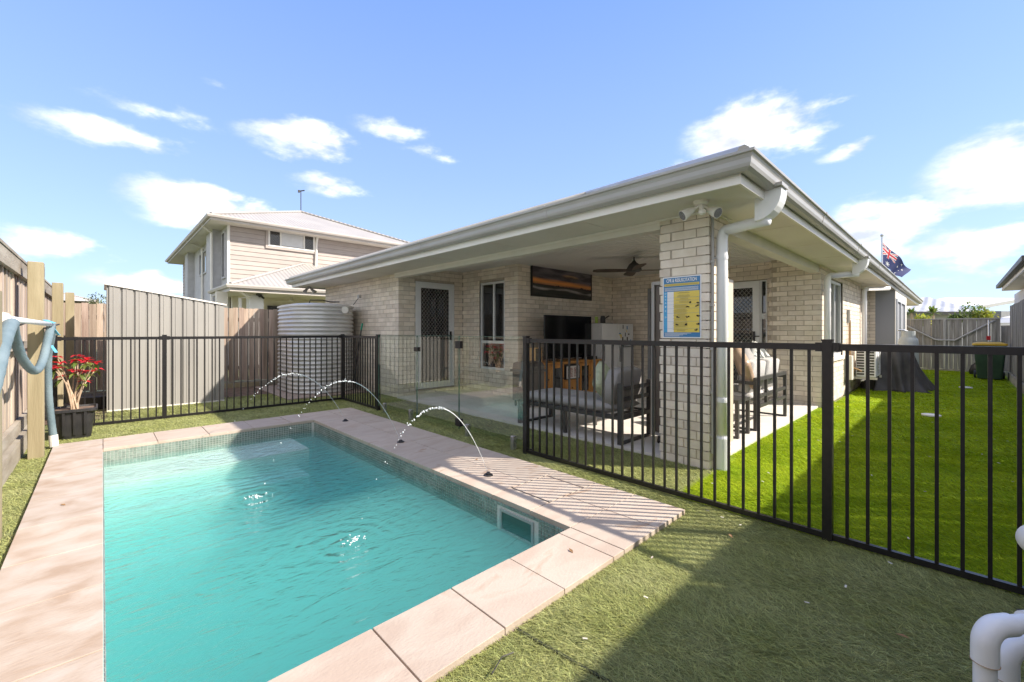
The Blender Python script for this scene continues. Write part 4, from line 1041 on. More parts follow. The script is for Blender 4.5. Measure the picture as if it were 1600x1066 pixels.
# ------------------------------------------------------------------ timber fences
def paling_mesh(name, mat, w, h, th=.016):
    m = MB().box(-w/2,w/2,-th/2,th/2,0,h); me = bpy.data.meshes.new(name); me.from_pydata(m.v, [], m.f); me.materials.append(mat); return me
pw = .098
pmA = paling_mesh('paling', m_pal, .096, 1.72); pmG = paling_mesh('paling', m_palg, .096, 1.66)
def palings(t, p0, p1, z, me, rng, jz=.012, pitch=.101):
    p0 = Vector(p0); p1 = Vector(p1); d = p1-p0; L = d.length; d.normalize(); ang = math.atan2(d.y, d.x)
    nrm = Vector((-d.y, d.x, 0)); n = int(L/pitch)
    for k in range(n):
        c = p0+d*(k+.5)*pitch+nrm*(.006 if k % 2 else -.006)+nrm*rng.uniform(-.003,.003)
        inst('paling', me, t, (c.x, c.y, z+rng.uniform(-jz, jz)), None, (0, rng.uniform(-.006,.006), ang))
rg = random.Random(11)
lf = thing('timber_fence', 'weathered timber paling fence on the left with treated pine posts', 'fence', (-.63, 5, 0))
palings(lf, (-.635,-1.0,0), (-.635,11.35,0), .22, pmA, rg)
for z, h in ((1.90,.14),(1.13,.075),(.33,.12)):
    y = -1.0
    for yb in (1.6,4.0,6.4,8.9,11.3):
        MB().box(-.618,-.582,y+.003,yb-.003,z-h/2,z+h/2).build('rail', m_rail, lf); y = yb
for a, b in ((-1,1.6),(1.6,4),(4,6.4),(6.4,8.9),(8.9,11.3)):
    MB().box(-.68,-.575,a+.003,b-.003,1.975,2.0).build('capping', m_rail, lf)
    MB().box(-.626,-.585,a+.003,b-.003,-.02,.20).build('plinth', m_rail, lf)
for X, Y, zt in ((-.50,1.6,1.97),(-.505,4.02,1.52),(-.485,6.4,1.965),(-.462,8.85,1.96),(-.42,10.9,1.96)):
    MB().box(X-.05,X+.06,Y-.05,Y+.06,-.02,zt).build('post', m_treat, lf, bevel=.006)
tag(MB().box(-.60,-.56,8.5,8.54,2.0,2.14).build('post_bracket', m_black), 'little black bracket on top of the left fence', 'bracket')
bf = thing('timber_fence', 'brown timber paling fence behind the shed and water tank', 'fence', (1.7, 11.35, 0))
palings(bf, (-.58,11.36,0), (4.0,11.36,0), .14, paling_mesh('paling', m_palb, .096, 1.66), rg, .012)
MB().box(-.58,4.0,11.376,11.41,1.5,1.58).build('rail', m_rail, bf); MB().box(-.58,4.0,11.376,11.41,.4,.48).build('rail', m_rail, bf)
MB().box(-.58,4.0,11.30,11.345,-.02,.13).build('plinth', m_rail, bf)
tag(MB().box(1.75,2.62,11.18,11.22,.012,.11).build('garden_sleeper', m_treat), 'low timber sleeper edging in front of the back fence', 'sleeper')
rfn = thing('timber_fence', 'grey timber paling fence along the right side of the lawn', 'fence', (8, -1, 0))
palings(rfn, (-.9,-.985,0), (17.3,-.985,0), .20, paling_mesh('paling', m_palg, .096, 1.74), rg, .01)
MB().box(-1,17.3,-.972,-.935,.0,.19).build('plinth', m_rail, rfn); MB().box(-1,17.3,-1.04,-1.0,1.6,1.68).build('rail', m_rail, rfn); MB().box(-1,17.3,-1.04,-1.0,.4,.48).build('rail', m_rail, rfn)
# gate across the side yard
gt = thing('timber_gate', 'grey double timber gate with crossed metal braces at the lawn end', 'gate', (19.8, .3, 0))
palings(gt, (19.8,-.93,0), (19.8,1.50,0), .05, paling_mesh('paling', m_palg, .096, 1.62), rg, .008)
MB().box(19.76,19.785,-.93,1.5,1.655,1.69).build('top_rail', m_gutter, gt)
for y in (.26,.30): MB().box(19.755,19.785,y-.014,y+.014,.05,1.66).build('stile', m_gutter, gt)
for (a, b) in (((19.75,1.42,1.62),(19.75,.50,1.0)),((19.75,.50,1.0),(19.75,.05,.98)),((19.75,.05,.98),(19.75,-.80,1.60))): MB().tube([a,b], .032, 6).build('brace', m_gutter, gt)
MB().box(19.73,19.76,.12,.42,.96,1.0).build('bolt', m_silver, gt)
MB().box(19.78,19.82,-.93,1.5,.0,.045).build('kick_board', m_rail, gt)
tag(MB().box(19.9,19.95,-1.9,-.94,.05,1.45).build('grey_board_fence', m_palg), 'short grey board fence behind the wheelie bin', 'fence')

# ------------------------------------------------------------------ left yard: shed, tank, pot, hose
sd = thing('garden_shed', 'beige ribbed steel garden shed with a sloping roof', 'shed', (.82, 9.8, 0))
sx0, sx1, sy0, sy1, zl, zr_ = .05, 1.60, 9.22, 10.5, 2.02, 1.76
n = 10
for k in range(n):
    a = sx0+(sx1-sx0)*k/n; b = sx0+(sx1-sx0)*(k+1)/n
    za = zl+(zr_-zl)*k/n; zb = zl+(zr_-zl)*(k+1)/n
    w = b-a
    pr = [(a,0),(a+.006,.022),(a+.02,.022),(a+.03,0),(a+w*.45,.0),(a+w*.48,-.006),(a+w*.55,-.006),(a+w*.58,0),(b-.001,0)]
    pr2 = [(x, sy0+y) for x, y in pr]+[(x, sy0+y+.012) for x, y in pr[::-1]]
    MB().loft([[(x, y, .012) for x, y in pr2], [(x, y, zl+(zr_-zl)*(x-sx0)/(sx1-sx0)-.02) for x, y in pr2]]).build('wall_panel', m_shed, sd)
MB().box(sx0,sx0+.02,sy0+.036,sy1,.01,zl-.03).box(sx1-.02,sx1,sy0+.036,sy1,.01,zr_-.03).box(sx0+.02,sx1-.02,sy1-.02,sy1,.01,zr_-.03).build('side_wall', m_shed, sd)
MB().add([(sx0-.03,sy0-.02,zl-.015),(sx1+.03,sy0-.02,zr_-.02),(sx1+.03,sy1+.03,zr_-.02),(sx0-.03,sy1+.03,zl-.015),(sx0-.03,sy0-.02,zl+.012),(sx1+.03,sy0-.02,zr_+.006),(sx1+.03,sy1+.03,zr_+.006),(sx0-.03,sy1+.03,zl+.012)],
  [(0,3,2,1),(4,5,6,7),(0,1,5,4),(1,2,6,5),(2,3,7,6),(3,0,4,7)]).build('roof', m_white, sd)
MB().box(sx0,sx1,sy0-.012,sy0-.002,0,.03).build('base_channel', m_white, sd)
# tank
tk = thing('water_tank', 'corrugated pale grey slimline water tank beside the brick wing', 'water tank', (3.3, 9.6, 0))
tx0, tx1, ty0, ty1 = 2.72, 3.96, 8.72, 10.55; rd = .55
def tring(off, z):
    pts = []
    for (cx, cy, a0) in ((tx1-rd,ty1-rd,0),(tx0+rd,ty1-rd,90),(tx0+rd,ty0+rd,180),(tx1-rd,ty0+rd,270)):
        for i in range(13):
            a = R(a0+90*i/12); pts.append((cx+(rd+off)*math.cos(a), cy+(rd+off)*math.sin(a), z))
    return pts
rings = []; nr = 21; H = 1.74; z = .03
for i in range(nr*6+1):
    zz = .03+H*i/(nr*6); rings.append(tring(.016*math.sin(i/6*2*math.pi), zz))
MB().loft(rings).build('shell', m_tank, tk, smooth=True)
MB().loft([tring(.02,1.77), tring(.022,1.80), tring(-.06,1.83), tring(-.35,1.86)]).build('lid', m_tank, tk)
ov = MB().tube([atX(2.9,490,481)+Vector((0,0,0)), atX(2.9,490,481)+Vector((-.09,-.10,0))], .065, 16)
c = Vector((3.62,8.78,1.72)); MB().tube([c, c+Vector((-.03,-.09,-.01))], .07, 18).build('overflow_cap', m_white, tk)
MB().tube([(3.0,9.0,1.84),(3.02,9.02,1.90),(3.25,9.0,1.91),(3.4,8.98,1.88),(3.6,9.0,1.89)], .012, 6).build('strainer_bar', m_black, tk)
ds = thing('wall_sensor', 'small grey sensor box on a wire above the tank', 'sensor', (3.95, 8.9, 1.9))
MB().box(3.93,3.99,8.80,8.86,1.98,2.05).build('box', m_gutter, ds); MB().tube([(3.95,8.85,1.99),(3.92,8.88,1.93),(3.88,8.95,1.84)], .006, 5).build('wire', m_black, ds)
tag(MB().box(2.45,4.0,8.45,10.9,-.01,.028).build('tank_pad', M('crushed_pad', (.28,.22,.18), (.38,.31,.26), scale=20, rough=1, bump=.6)), 'low earthen pad under the water tank', 'pad')

# potted poinsettia
pot = thing('plant_pot', 'black square plastic tub holding the red poinsettia', 'plant pot', (-.235, 7.36, 0))
def sq(cx, cy, a, b, z, r=.06):
    pts = []
    for (sx, sy, a0) in ((1,1,0),(-1,1,90),(-1,-1,180),(1,-1,270)):
        for i in range(5):
            t = R(a0+90*i/4); pts.append((cx+sx*(a-r)+r*math.cos(t), cy+sy*(b-r)+r*math.sin(t), z))
    return pts
pc = (-.235, 7.36)
MB().loft([sq(*pc,.135,.15,.0),sq(*pc,.145,.16,.05),sq(*pc,.17,.19,.33)], caps=True).build('tub', m_rubber, pot, bevel=0)
MB().loft([sq(*pc,.18,.20,.31),sq(*pc,.195,.22,.325),sq(*pc,.195,.22,.355),sq(*pc,.18,.20,.357),sq(*pc,.17,.19,.335)], caps=False).build('rim', m_rubber, pot)
MB().loft([sq(*pc,.172,.192,.331),sq(*pc,.172,.192,.335)]).build('potting_soil', m_soil, pot)
for dx, dy in ((-.09,-1),(.0,-1),(.09,-1),(1,-.08),(1,.08)):
    if dy == -1: MB().loft([[(pc[0]+dx-.012,pc[1]-.175,.05),(pc[0]+dx+.012,pc[1]-.175,.05),(pc[0]+dx+.012,pc[1]-.16,.05),(pc[0]+dx-.012,pc[1]-.16,.05)],[(pc[0]+dx-.012,pc[1]-.213,.32),(pc[0]+dx+.012,pc[1]-.213,.32),(pc[0]+dx+.012,pc[1]-.19,.32),(pc[0]+dx-.012,pc[1]-.19,.32)]]).build('rib', m_rubber, pot)
pl = thing('poinsettia', 'poinsettia with bright red bracts on bare pale stems', 'plant', (pc[0], pc[1], .335))
stm = MB(); tips = []; rp = random.Random(21)
for k in range(11):
    a = rp.uniform(0, 6.28); r = rp.uniform(.10,.27); h = rp.uniform(.30,.62)
    if k < 4: h = rp.uniform(.50,.62)
    p0 = Vector((pc[0]+rp.uniform(-.04,.04), pc[1]+rp.uniform(-.04,.04), .33)); tip = Vector((pc[0]+r*math.cos(a), pc[1]+r*math.sin(a), .36+h))
    mid = p0.lerp(tip, .5)+Vector((-.35*(tip.x-p0.x)*.3, -.35*(tip.y-p0.y)*.3, .05))
    stm.tube([p0, p0.lerp(mid,.5)+Vector((0,0,.03)), mid, tip], [.011,.009,.007,.004], 6); tips.append(tip)
    if k % 2 == 0:
        t2 = mid+Vector((rp.uniform(-.12,.12), rp.uniform(-.12,.12), rp.uniform(.05,.16))); stm.tube([mid, t2], [.006,.004], 5); tips.append(t2)
stm.build('stems', m_stem, pl)
def leaf(mb, p, d, L, w, droop):
    d = Vector(d).normalized(); s = d.cross(Vector((0,0,1))).normalized()*w
    q1 = p+d*L*.45+Vector((0,0,-droop*L*.2)); q2 = p+d*L+Vector((0,0,-droop*L))
    mb.add([p, q1+s, q2, q1-s, q1+Vector((0,0,-.006))], [(0,1,4),(1,2,4),(2,3,4),(3,0,4)])
lg, lr = MB(), MB()
for t in tips:
    for k in range(8):
        a = k*.8+rp.uniform(-.3,.3); leaf(lr, t, (math.cos(a),math.sin(a),rp.uniform(-.1,.35)), rp.uniform(.06,.10), .022, rp.uniform(0,.5))
    for k in range(5):
        a = rp.uniform(0,6.28); leaf(lg, t-Vector((0,0,.03)), (math.cos(a),math.sin(a),-.2), rp.uniform(.06,.10), .02, rp.uniform(.3,1))
lr.build('red_bracts', m_red, pl, kind='stuff'); lg.build('green_leaves', m_leafg, pl, kind='stuff')
# hidden dark bins / clutter by the shed
tag(MB().lathe((-.06,9.75,0), [(.22,0),(.26,.20),(.27,.22),(.25,.23)], 18).build('black_bucket', m_rubber), 'black round tub in the shade beside the shed', 'tub')
# pole rack with blue hose
hk = thing('pool_hose', 'thick grey blue vacuum hose looped over a pole on the left fence', 'hose', (-.42, 5.5, 1.3))
def dpt(x, y, d): return at(x, y, d)
pa, pb = at(3,497,3.0), at(80,507,4.25)
pole = thing('hanging_pole', 'pale grey pool pole hung level on the left fence post', 'pole', tuple(pa))
MB().tube([pa, pb], .022, 12).build('shaft', m_pvc, pole, smooth=True)
dd = (pb-pa).normalized(); MB().tube([pa-dd*.02+Vector((0,0,.0)), pa+dd*.03], .042, 16).build('end_fitting', m_white, pole)
MB().tube([at(20,512,3.15), at(45,503,3.9)], .008, 6).tube([at(70,513,4.2), at(92,507,4.5)], .008, 6).build('hook', m_black, pole)
def smooth_path(P_, k=6):
    out = []
    n = len(P_)
    for i in range(n-1):
        p0 = P_[max(i-1,0)]; p1 = P_[i]; p2 = P_[i+1]; p3 = P_[min(i+2,n-1)]
        for j in range(k):
            t = j/k; out.append(.5*((2*p1)+(-p0+p2)*t+(2*p0-5*p1+4*p2-p3)*t*t+(-p0+3*p1-3*p2+p3)*t**3))
    out.append(P_[-1]); return out
hp = [at(-45,700,2.2), at(-12,600,2.4), at(5,535,2.7), at(18,506,3.05), at(24,530,3.3), at(36,562,3.5), at(54,580,3.75), at(66,565,3.95), at(75,530,4.15), at(80,509,4.3), at(80,525,4.42), at(75,560,4.5), at(76,618,4.55), at(80,658,4.6), at(83.5,683,4.62)]
hpp = smooth_path(hp, 9); rs = [(.031+.0014*(i % 2))*(1.25 if i < 28 else 1) for i in range(len(hpp))]
MB().tube(hpp, rs, 14).build('hose', m_hose, hk, smooth=True)
MB().tube([at(83,680,4.62), at(84.5,698,4.62)], .037, 14).build('cuff', m_white, hk)
m_tape = M('blue_tape', (.12,.42,.62), rough=.5)
MB().bar(at(70,500,4.2), at(84,505,4.2), .05, .004).bar(at(82,512,4.3), at(92,524,4.35), .04, .004).bar(at(80,540,4.4), at(88,551,4.4), .03, .004).build('tape', m_tape, hk)

Zv_ = Vector((0,0,1))
# ------------------------------------------------------------------ right yard
ac = thing('air_conditioner', 'white wall mounted outdoor air conditioner unit', 'air conditioner', (11.6, 1.3, .28))
ax0, ax1, ay0, ay1, az0, az1 = 11.35, 12.15, 1.14, 1.46, .33, .96
MB().box(ax0,ax1,ay0,ay1,az0,az1).build('case', m_pvc, ac, bevel=.012)
for c0 in (1.165, 1.325):
    for k in range(10):
        z = az0+.04+k*.056; MB().box(ax0-.004,ax0-.0005,c0,c0+.12,z,z+.034).build('vent_slot', m_char, ac)
MB().lathe((11.7,ay0-.002,.65), [(.01,0),(.011,.0)], 4)
gl = MB()
for rr_ in (.08,.14,.20,.24): gl.tube([(11.72+rr_*math.cos(a*.3307), ay0-.012, .645+rr_*math.sin(a*.3307)) for a in range(20)], .004, 4, caps=False)
gl.build('fan_grille', m_gutter, ac)
MB().box(ax0+.02,ax0+.06,1.12,CY_-.002,.28,.325).box(ax1-.06,ax1-.02,1.12,CY_-.002,.28,.325).box(ax0-.3,ax1,1.30,1.34,.27,.279).build('bracket', m_cream, ac)
gm = thing('wall_service_pipes', 'copper pipes and pale service box on the side wall', 'service pipes', (10.95, 1.5, .3))
MB().box(10.78,10.98,1.45,CY_-.003,.30,.78).build('box', m_cream, gm); MB().tube([(11.1,1.53,1.5),(11.1,1.53,.55),(11.1,1.40,.5),(11.2,1.35,.45)], .018, 7).tube([(11.2,1.53,1.5),(11.2,1.53,.3)], .012, 6).build('pipe', M('copper', (.42,.26,.13), rough=.5), gm)
MB().box(11.06,11.16,1.52,CY_-.003,1.45,1.72).build('isolator', m_gutter, gm)
# covered barbecue
bb = thing('covered_barbecue', 'barbecue under a draped black cover on the side lawn', 'barbecue', (12.5, .95, 0))
rings = []; cbx, cby = 12.72, 1.03
prof = [(0.0,.76,.50,1.7),(.04,.70,.46,1.7),(.25,.60,.40,1.5),(.5,.56,.36,1.2),(.78,.53,.34,.8),(.89,.50,.31,.5),(.955,.42,.25,.25),(.98,.2,.12,.05)]
nn = 72
for (z, a, b, wv) in prof:
    r_ = []
    for k in range(nn):
        t = 2*math.pi*k/nn; ct, s_ = math.cos(t), math.sin(t)
        ex = (abs(ct)**3+abs(s_)**3)**(-1/3)
        f_ = 1+wv*(.05*math.sin(t*9+1)+.045*math.sin(t*14+z*2)+.03*math.sin(t*23+z*5))
        if z < .01: f_ *= 1+.07*math.sin(t*5)+.05*math.sin(t*11)
        # long skirt pulled towards the lawn
        pull = .26*max(0, -s_)*(1-z)**1.5*max(0, math.cos(t+.9))
        r_.append((cbx+a*ct*ex*f_, cby+b*s_*ex*f_-pull, z+(.012*math.sin(t*6) if 0 < z < .8 else 0)+(0.004 if z == 0 else 0)))
    rings.append(r_)
MB().loft(rings).build('cover', m_cover, bb, smooth=True)
gb = thing('gas_bottle', 'tall grey gas bottle behind the covered barbecue', 'gas bottle', (14.2, .82, 0))
MB().lathe((14.2,.82,0), [(.17,0),(.19,.03),(.19,1.0),(.17,1.09),(.10,1.15),(.06,1.17)], 24).build('cylinder', m_lpg, gb, smooth=True)
MB().lathe((14.2,.82,1.12), [(.14,0),(.135,.02),(.13,.16),(.125,.16),(.12,.02)], 20).build('collar', m_lpg, gb)
MB().tube([(14.2,.82,1.17),(14.2,.82,1.26),(14.12,.9,1.3),(14.05,1.0,1.3)], .02, 7).build('valve', m_silver, gb)
# wheelie bin
wb = thing('wheelie_bin', 'dark green wheelie bin with a yellow lid by the right fence', 'bin', (16.9, -.62, 0))
bc = (17.0, -.60)
MB().loft([sq(*bc,.22,.22,.03,.05), sq(*bc,.31,.29,.90,.05)]).build('body', m_bin, wb)
MB().loft([sq(bc[0],bc[1],.33,.31,.905,.05), sq(bc[0],bc[1],.33,.31,.95,.05), sq(bc[0]-.02,bc[1],.2,.2,.99,.05)]).build('lid', m_yellow, wb)
for y in (-.26,.26): MB().tube([(bc[0]+.25,bc[1]+y-.02,.1),(bc[0]+.25,bc[1]+y+.02,.1)], .10, 16).build('wheel', m_rubber, wb)
MB().tube([(bc[0]+.34,bc[1]-.25,.98),(bc[0]+.34,bc[1]+.25,.98)], .018, 8).build('handle', m_bin, wb)
tag(MB().loft([[(18.6+.18*math.cos(a)*s, -.45+.16*math.sin(a)*s*(1+.15*math.sin(5*a)), z) for a in [k*.5236 for k in range(12)]] for s, z in ((1,.0),(1.1,.12),(.8,.28),(.35,.36))]).build('rubbish_bag', m_rubber, None, smooth=True), 'black bag slumped beside the wheelie bin', 'bag')
rm = thing('broom', 'red and white broom leaning behind the bin', 'broom', (17.8, -.75, 0))
MB().tube([(17.9,-.62,.0),(18.1,-.62,1.6)], .014, 6).build('handle', m_silver, rm); MB().box(17.95,18.05,-.66,-.58,1.03,1.14).build('red_head', m_red, rm)
# drain lids and leaves on the lawn
for (px_, py_, lab) in ((1455,651,'round white drain lid nearest on the green lawn'),(1509,607,'pale flat drain lid farther along the green lawn')):
    u, v = ray(px_); d = 667*1.27/(py_-518)
    tag(MB().lathe((u*d, v*d, .012), [(.11,0),(.11,.018),(.10,.022)], 20).build('drain_lid', m_white), lab, 'drain lid', 'white lids set in the lawn')
m_dry = M('dry_leaf', (.22,.11,.05), (.36,.22,.10), scale=40, rough=.8)
for (lx_, ly_, lz_, la_, ll_) in ((1.45,.62,.03,.4,'dry brown leaf on the shaded turf near the coping front'),(2.35,.15,.03,1.9,'dry brown leaf on the turf towards the white pipes'),(2.75,.95,.03,.9,'dry brown leaf on the turf by the coping outer corner'),
   (1.9,1.5,.037,1.2,'dry brown leaf on the front coping slab'),(2.6,3.2,.037,.2,'dry brown leaf on the striped right coping'),(-.2,4.4,.037,2.2,'dry brown leaf on the left coping strip')):
    d_ = Vector((math.cos(la_), math.sin(la_), .15)); s_ = Vector((-d_.y, d_.x, 0)).normalized(); c_ = Vector((lx_, ly_, lz_))
    lo_ = MB().add([c_-d_*.022, c_+s_*.009+Zv_*.004, c_+d_*.026, c_-s_*.009+Zv_*.005, c_+Zv_*.001], [(0,1,4),(1,2,4),(2,3,4),(3,0,4)]).build('fallen_leaf', m_dry)
    tag(lo_, ll_, 'leaf', 'dry leaves fallen around the pool')
lfm = MB()
for k in range(60):
    x, y = random.uniform(3.3,9), random.uniform(-.9,1.4)
    if k < 14: x, y = random.uniform(.8,3.1), random.uniform(-.5,1.2)
    a = random.uniform(0,3.14); lfm.bar((x,y,.025), (x+.02*math.cos(a),y+.02*math.sin(a),.028), .008, .002)
lfm.build('leaf_litter', M('litter', (.45,.4,.33), (.6,.58,.52), rough=.8), None, kind='stuff', label='tiny pale flecks scattered on the turf', category='litter')
tg = MB().tube([atX(1,800,800)*0+Vector((1.02,1.17,.025)), Vector((1.10,1.20,.03)), Vector((1.15,1.19,.026))], .0025, 5)
tag(tg.build('twig', m_dark), 'thin dark twig lying on the turf beside the coping', 'twig')
# seams in the turf
sm = MB()
for a, b in (((1.27,1.29,.006),(1.44,-.2,.006)),): sm.bar(a, b, .012, .008)
tag(sm.build('turf_seam', M('seam', (.03,.035,.015), rough=1)), 'dark seam line in the near turf', 'seam')

# pool plumbing near the camera
pp = thing('pvc_plumbing', 'white PVC pool pipes with elbows in the near right corner', 'pipes', (1.5, -.05, 0))
def elbow(c, r, R_, d1, d2, n=8):
    c = Vector(c); return [c+d1*R_*(1-math.sin(t))+d2*R_*(1-math.cos(t)) for t in [math.pi/2*i/n for i in range(n+1)]]
Zv = Vector((0,0,1))
def bent(x, d, ytop, r, out):
    top = at(x, ytop, d); Rr = .042; c = top-Vector((0,0,r)); base = c-Vector((0,0,Rr))
    arc = [base+Vector((0,0,Rr*math.sin(t)))+out*Rr*(1-math.cos(t)) for t in [math.pi/2*i/10 for i in range(11)]]
    MB().tube([Vector((top.x, top.y, -.01)), base-Vector((0,0,.02))], r, 24, caps=False).tube([arc[-1]+out*.02, c+out*.7], r, 24, caps=False).build('pipe', m_pvc, pp, smooth=True)
    MB().tube([base-Vector((0,0,.042)), base-Vector((0,0,.001))]+arc+[arc[-1]+out*.03], r+.004, 24, caps=False).build('elbow', m_pvc, pp, smooth=True)
    MB().tube([base-Vector((0,0,.0425)), base-Vector((0,0,.0415))], r+.0052, 24).build('glue_line', M('glue', (.35,.22,.12), rough=.7), pp)
    MB().tube([c+out*.12, c+out*.20], r+.006, 24).build('collar', m_pvc, pp)
bent(1539, 1.02, 966, .0205, RIGHT*.96+FWD*.1)
bent(1572, 1.14, 998, .0215, RIGHT*.96+FWD*.1)
tag(sph(MB(), at(1622,845,1.15), .040, 14, 1.1).build('white_float', m_white, None, smooth=True), 'rounded white plastic valve cap at the right edge', 'valve cap')
MB().tube([at(1612,850,1.15), at(1612,850,1.15)*1+Vector((0,0,-.68))], .012, 8).build('valve_stem', m_pvc, pp)
tag(MB().obox(at(1625,985,1.25), (.09,.09,.06)).build('pump_housing', m_rubber, None, bevel=.01), 'black pump corner behind the white pipes', 'pump')

# ------------------------------------------------------------------ neighbour two storey house (left)
nh = thing('two_storey_house', 'two storey neighbour house with pinkish cladding and hip roof', 'house', (7, 23, 0))
ex0, ey0, ex1, ey1, ez = 2.79, 18.4, 11.6, 32.2, 5.40
wx0, wy0 = 3.42, 19.0
MB().box(wx0+.03, ex1-.6, wy0+.03, ey1-.6, 0, ez-.12).build('upper_storey', m_clad, nh)
wwin = (4.55, 6.85, 4.25, 4.93)
for k in range(17):      # cladding boards on the near face, lapped
    z0 = 2.4+k*.178; z1 = z0+.178
    if z0 > ez-.15: break
    z1 = min(z1, ez-.10)
    segs = [(wx0+.05, ex1-.65)]
    MB().loft([[(x, wy0+.028, z0+.004), (x, wy0-.006, z0+.004), (x, wy0+.012, z1), (x, wy0+.028, z1)] for x in (wx0+.05, ex1-.65)]).build('cladding_board', m_clad, nh)
for k in range(17):
    z0 = 2.4+k*.178; z1 = min(z0+.178, ez-.1)
    if z0 > ez-.15: break
    MB().loft([[(wx0+.028, y, z0+.004), (wx0-.006, y, z0+.004), (wx0+.012, y, z1), (wx0+.028, y, z1)] for y in (28.0, ey1-.65)]).build('cladding_board', m_clad, nh)
MB().box(wx0-.03, wx0+.05, wy0-.03, wy0+.05, 2, ez-.10).build('corner_trim', m_white, nh)
MB().box(wx0-.02, wx0+.03, wy0+.05, 27.8, 0, ez-.10).build('rendered_wall', m_render, nh)
MB().box(wx0-.3, wx0-.021, 20.2, 21.6, 0, ez-.10).build('rendered_pier', m_render, nh)
MB().box(wx0-.3, wx0-.021, 27.0, 28.0, 0, ez-.1).build('rendered_pier', m_render, nh)
def nwin(axis, f, a0, a1, z0, z1, splits, lab, lat=(), fm=None):
    fr_ = frame_box(MB(), axis, f, a0, a1, z0, z1, .06, f-.05, f+.02)
    for s in splits:
        if axis == 'y': fr_.box(s-.03,s+.03,f-.045,f+.015,z0+.06,z1-.06)
        else: fr_.box(f-.045,f+.015,s-.03,s+.03,z0+.06,z1-.06)
    w = fr_.build('window', fm or m_white, nh, label=lab)
    b = MB()
    if axis == 'y': b.box(a0+.05,a1-.05,f-.02,f-.012,z0+.05,z1-.05)
    else: b.box(f-.02,f-.012,a0+.05,a1-.05,z0+.05,z1-.05)
    b.build('pane', m_glasspane_d, w)
    for (p, q) in lat: lattice(MB(), axis, f-.034, p, q, z0+.07, z1-.07, .10, .012).build('security_lattice', m_char, w)
    return w
A = lambda px_: (atY(wy0-.03, px_, 380).x)
Z = lambda px_, py_: atY(wy0-.03, px_, py_).z
xa, xb = A(419), A(491.5)
w1 = nwin('y', wy0-.012, xa, xb, Z(455,387.5)-.04, Z(455,387.5)+.66, (A(438.5), A(475)), 'wide upper window with two dark lattice screens', ((xa+.07, A(438.5)-.04), (A(475)+.04, xb-.07)))
MB().box(A(438.5)+.04, A(475)-.04, wy0-.036, wy0-.033, Z(455,387.5)+.04, Z(455,387.5)+.58).build('blind', M('pale_blind', (.55,.55,.55), (.62,.62,.62), rough=.4), w1)
frame_box(MB(), 'y', 0, xa-.09, xb+.09, Z(455,387.5)-.13, Z(455,387.5)+.75, .085, wy0-.05, wy0+.005).build('window_trim', m_clad, nh)
for (p0_, p1_, q0_, q1_) in ((313,324,389,416),):
    yb = atX(wx0-.03, p0_, 400).y; ya = atX(wx0-.03, p1_, 400).y
    nwin('x', wx0-.03, ya, yb, 3.9, 4.95, ((ya+yb)/2,), 'small dark upper window in the pale rendered wall', (), m_render)
for (p0_, p1_, z0, z1) in ((331,336,3.0,5.1),(348,353,3.3,5.1)):
    yb = atX(wx0-.03, p0_, 400).y; ya = atX(wx0-.03, p1_, 400).y
    nwin('x', wx0-.03, ya, yb, z0, z1, (), 'tall slit window in the rendered wall', (), m_render)
nwin('x', wx0-.03, 28.6, 29.5, 3.0, 4.9, (), 'tall dark window in the side cladding', (), m_render)
def hip_roof(x0, x1, y0, y1, z, pitch, mat, par, name='roof', og=.0):
    w = min(x1-x0, y1-y0)/2; h = w*math.tan(R(pitch))
    if x1-x0 < y1-y0: r0, r1 = ((x0+x1)/2, y0+w), ((x0+x1)/2, y1-w)
    else: r0, r1 = (x0+w, (y0+y1)/2), (x1-w, (y0+y1)/2)
    m = MB()
    b = [(x0,y0,z),(x1,y0,z),(x1,y1,z),(x0,y1,z)]
    if x1-x0 < y1-y0: m.add(b+[(*r0,z+h),(*r1,z+h)], [(0,1,4),(1,2,5,4),(2,3,5),(3,0,4,5),(0,3,2,1)])
    else: m.add(b+[(*r0,z+h),(*r1,z+h)], [(0,1,5,4),(1,2,5),(2,3,4,5),(3,0,4),(0,3,2,1)])
    o = m.build(name, mat, par)
    rc = MB()
    for p, q in ((b[0],(*r0,z+h)),(b[1],(*r0,z+h) if x1-x0 < y1-y0 else (*r1,z+h)),((*r0,z+h),(*r1,z+h))): rc.tube([Vector(p)+Zv*.03, Vector(q)+Zv*.03], .06, 6)
    rc.build('ridge_cap', mat, o); return o, r0, z+h
m_ntrim = M('neighbour_trim', (.50,.455,.42), (.55,.505,.465), scale=2, rough=.5)
m_nroof = ribbed(M('neighbour_roof', (.33,.31,.295), (.37,.35,.33), scale=1, rough=.6), 0, .15, .5, .02)
ro, rpt, rzz = hip_roof(ex0, ex1, ey0, ey1, ez+.04, 22.4, m_nroof, nh)
def eaves(x0, x1, y0, y1, z, par):
    MB().sweep([(x1,y1),(x1,y0),(x0,y0),(x0,y1),(x1-.2,y1)], [(0,z-.13),(0,z),(-.02,z),(-.02,z-.13)]).build('fascia', m_ntrim, par)
    MB().sweep([(x1,y1),(x1,y0),(x0,y0),(x0,y1),(x1-.2,y1)], [(-.021,z-.05),(-.021,z+.05),(-.13,z+.05),(-.13,z+.01),(-.10,z-.05)]).build('gutter', m_ntrim, par)
    MB().box(x0+.01,x1-.01,y0+.01,y1-.01,z-.125,z-.11).build('soffit', m_soffit, par)
eaves(ex0, ex1, ey0, ey1, ez, nh)
